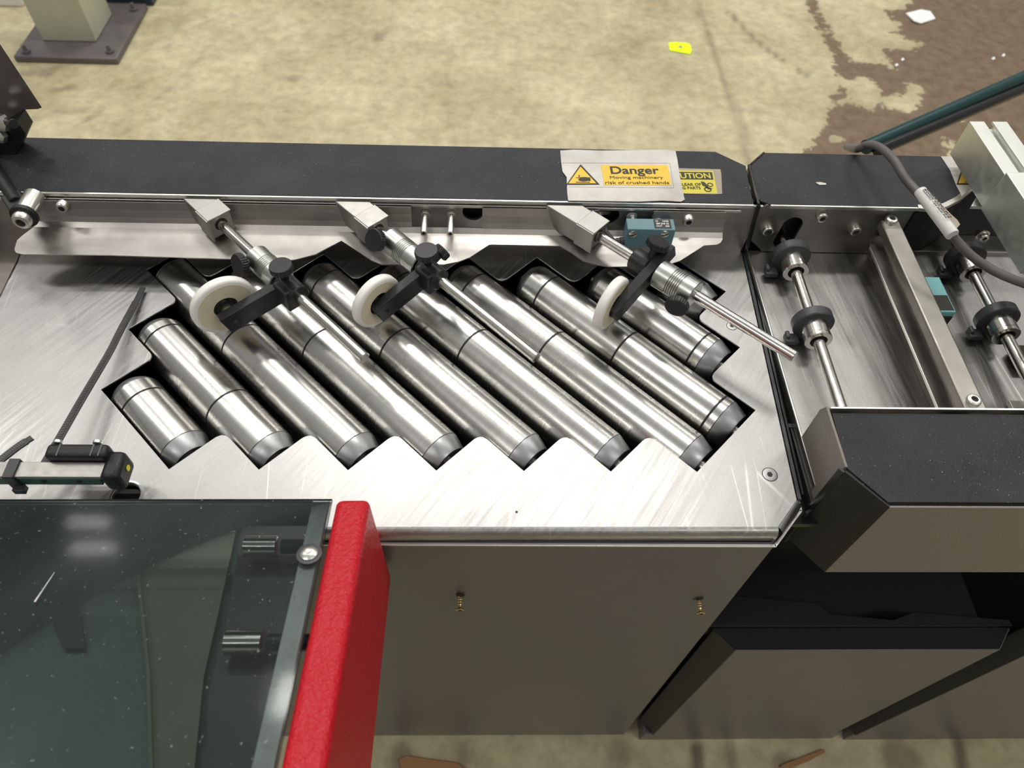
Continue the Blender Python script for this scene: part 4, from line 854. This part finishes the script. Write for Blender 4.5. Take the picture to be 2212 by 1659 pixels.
def tie(pts,label):
    t=thing('cable_tie',pts[0],label,'cable tie','black cable ties')
    q=spline(pts,14); bm=bmesh.new(); w=.0033; prev=None
    for i,p in enumerate(q):
        d=(q[min(i+1,len(q)-1)]-q[max(i-1,0)]); d.z=0; d.normalize(); n=Vector((-d.y,d.x,0)); ww=w*(1 if i<len(q)*.85 else .8)
        cur=[bm.verts.new(p+n*ww+Z_*.0011),bm.verts.new(p-n*ww+Z_*.0011),bm.verts.new(p-n*ww-Z_*.0004),bm.verts.new(p+n*ww-Z_*.0004)]
        if prev:
            for k in range(4): bm.faces.new((prev[k],prev[(k+1)%4],cur[(k+1)%4],cur[k]))
        else: bm.faces.new(cur[::-1])
        prev=cur
    bm.faces.new(prev); link('tie_strap',bm,'ziptie',t)
    bm=bmesh.new()   # ratchet teeth
    tot=sum((q[i+1]-q[i]).length for i in range(len(q)-1)); acc=0; nxt=.002
    for i in range(int(len(q)*.8)):
        a,b=q[i],q[i+1]; l=(b-a).length
        while acc+l>nxt:
            c=a+(b-a)*((nxt-acc)/l); d=(b-a).normalized(); n=Vector((-d.y,d.x,0)).normalized(); add_box(bm,c+Z_*.0013,n,d,Z_,.0034,.0008,.0006); nxt+=.0018
        acc+=l
    tag(link('tie_teeth',bm,'cable',t),kind='stuff')
tie([P(96,1003,.030),P(130,945,.026),P(180,858,.020),P(235,765,.014),P(262,712,.010),P(290,660,.006),P(309,622,.004)],'long black cable tie lying across the steel table from the bar sensor')
tie([P(-20,1012,.038),P(5,992,.038),P(40,965,.037),P(70,946,.036)],'short black cable tie end sticking up at the left edge')
# ================================================================== HOOD lower left
hd=thing('machine_hood',V(-.3,.2,.05),'smoked acrylic hood with textured red side frame in the lower left','hood')
HY=.245; HH=.074; sl=math.tan(math.radians(13.9))
def PHd(px,py,off=0):   # intersect with hood plane z = HH+sl*(HY-y)+off
    d=ray(px,py); # CZ + t dz = DZ+HH+off+sl*(HY - t dy)
    t=(DZ+HH+off+sl*HY-CZ)/(d.z+sl*d.y); return CL+d*t
nH=Vector((0,math.sin(math.radians(13.9)),math.cos(math.radians(13.9))))
def xt(a,b,yy): f=(yy-a.y)/(b.y-a.y); return a+(b-a)*f
def hoodstrip(name,l0,l1,r0_,r1,off,thick,mat,y2=-.12,bevel=.0006,par=None,**kw):
    a,b=PHd(*l0,off),PHd(*l1,off); c,d=PHd(*r0_,off),PHd(*r1,off); b2=xt(a,b,y2); d2=xt(c,d,y2)
    return prism(name,[a,c,d2,b2],nH*-thick,mat,par or hd,bevel=bevel,**kw)
ac=hoodstrip('acrylic_pane',(-300,1078),(-300,1659),(718,1077),(597,1659),0,.003,'acrylic')
hoodstrip('frame_strip',(676,1080),(542,1659),(712,1079),(592,1659),-.004,.004,'frame')
# back frame strip
a,b=PHd(-300,1082,-.0045),PHd(690,1082,-.0045); c,d=PHd(690,1113,-.0045),PHd(-300,1113,-.0045); prism('back_frame',[a,b,c,d],nH*-.012,'blackgloss',hd)
# red frame
pA=PHd(726,1077,.002); pB=PHd(604,1659,.002); pC=PHd(799,1076,.002); pD=PHd(704,1659,.002); y2=-.12
pB2=xt(pA,pB,y2); pD2=xt(pC,pD,y2)
bot=PY(847,1245,pC.y+.0); bot2=PY(803,1659,0); 
k1=PX(846,1245,pC.x+.001); 
dn=Vector((0,0,-1)); b0=PY(846,1243,pC.y-.001); 
# side plate bottom edge
q2=PX(803,1659,b0.x); sb0=b0; sb1=sb0+(q2-sb0)*((y2-sb0.y)/(q2.y-sb0.y)) if abs(q2.y-sb0.y)>1e-4 else q2
bm=bmesh.new()
v=[bm.verts.new(p) for p in (pA,pC,pD2,pB2,Vector((pA.x,sb0.y,sb0.z)),sb0,sb1,Vector((pB2.x,sb1.y,sb1.z)))]
for f in ((0,1,2,3),(1,5,6,2),(0,4,5,1),(4,7,6,5),(0,3,7,4),(3,2,6,7)): bm.faces.new([v[i] for i in f])
link('red_side_frame',bm,'red',hd,bevel=.005,seg=4)
sc_=PHd(668,1197,.0); sw=lathe('pane_washer',sc_,sc_+nH,[(0,.0085),(.0006,.0085),(.0008,.0065)],'rubber',hd,32)
lathe('pane_screw',sc_,sc_+nH,[(.0004,.0064),(.0018,.0060),(.0032,.0042),(.0036,.0024),(.0030,.0022),(.0024,.0005)],'bolt',hd,32)
# inside the hood
hi=thing('hood_interior',V(-.3,.1,-.04),'dark interior seen through the smoked hood, folded plates and shaft ends','interior')
def plate(name,pts,mat,off=-.05): return prism(name,[PHd(x,y,off) for x,y in pts],nH*-.002,mat,hi)
plate('bottom_plate',((-300,1095),(690,1095),(575,1659),(490,2100),(-900,2100)),'interior',-.075)
plate('folded_plate',((290,1100),(520,1100),(470,1330),(440,1460),(420,1659),(380,1900),(300,1900),(320,1659),(318,1450),(300,1280)),'interior2',-.060)
plate('edge_fold',((286,1100),(292,1100),(306,1280),(324,1450),(330,1659),(322,1659),(316,1450),(298,1280)),'interior2',-.054)
plate('side_box_top',((530,1100),(692,1100),(628,1400),(575,1659),(520,1900),(440,1900),(450,1659),(450,1500),(490,1330)),'interior3',-.050)
plate('left_plate',((110,1200),(155,1190),(175,1340),(185,1400),(140,1400),(115,1350)),'interior3',-.070)
for (x0_,y0_,x1_,y1_) in ((528,1180,602,1182),(486,1388,570,1391)):
    a,b=PHd(x0_,y0_,-.036),PHd(x1_,y1_,-.036); b=Vector((b.x,a.y,a.z)); cyl('shaft_end',a,b,.008,'rod',hi,28,.001); cyl('shaft_collar',b+X_*.002,b+X_*.030,.0055,'burnish',hi,24)
# scratches on pane
for k,(x0_,y0_,x1_,y1_,w_) in enumerate(((118,1236,75,1300,.0006),(290,1110,150,1440,.0004),(200,1500,285,1160,.0004),(100,1310,0,1530,.0005),(60,1560,120,1430,.0003))):
    a,b=PHd(x0_,y0_,.0001),PHd(x1_,y1_,.0001); n=nH.cross((b-a).normalized())*w_; prism('scratch',[a+n*.2,a-n*.2,b-n,b+n],nH*.0001,'frame',ac) if k==0 else None
bpy.context.view_layer.update()
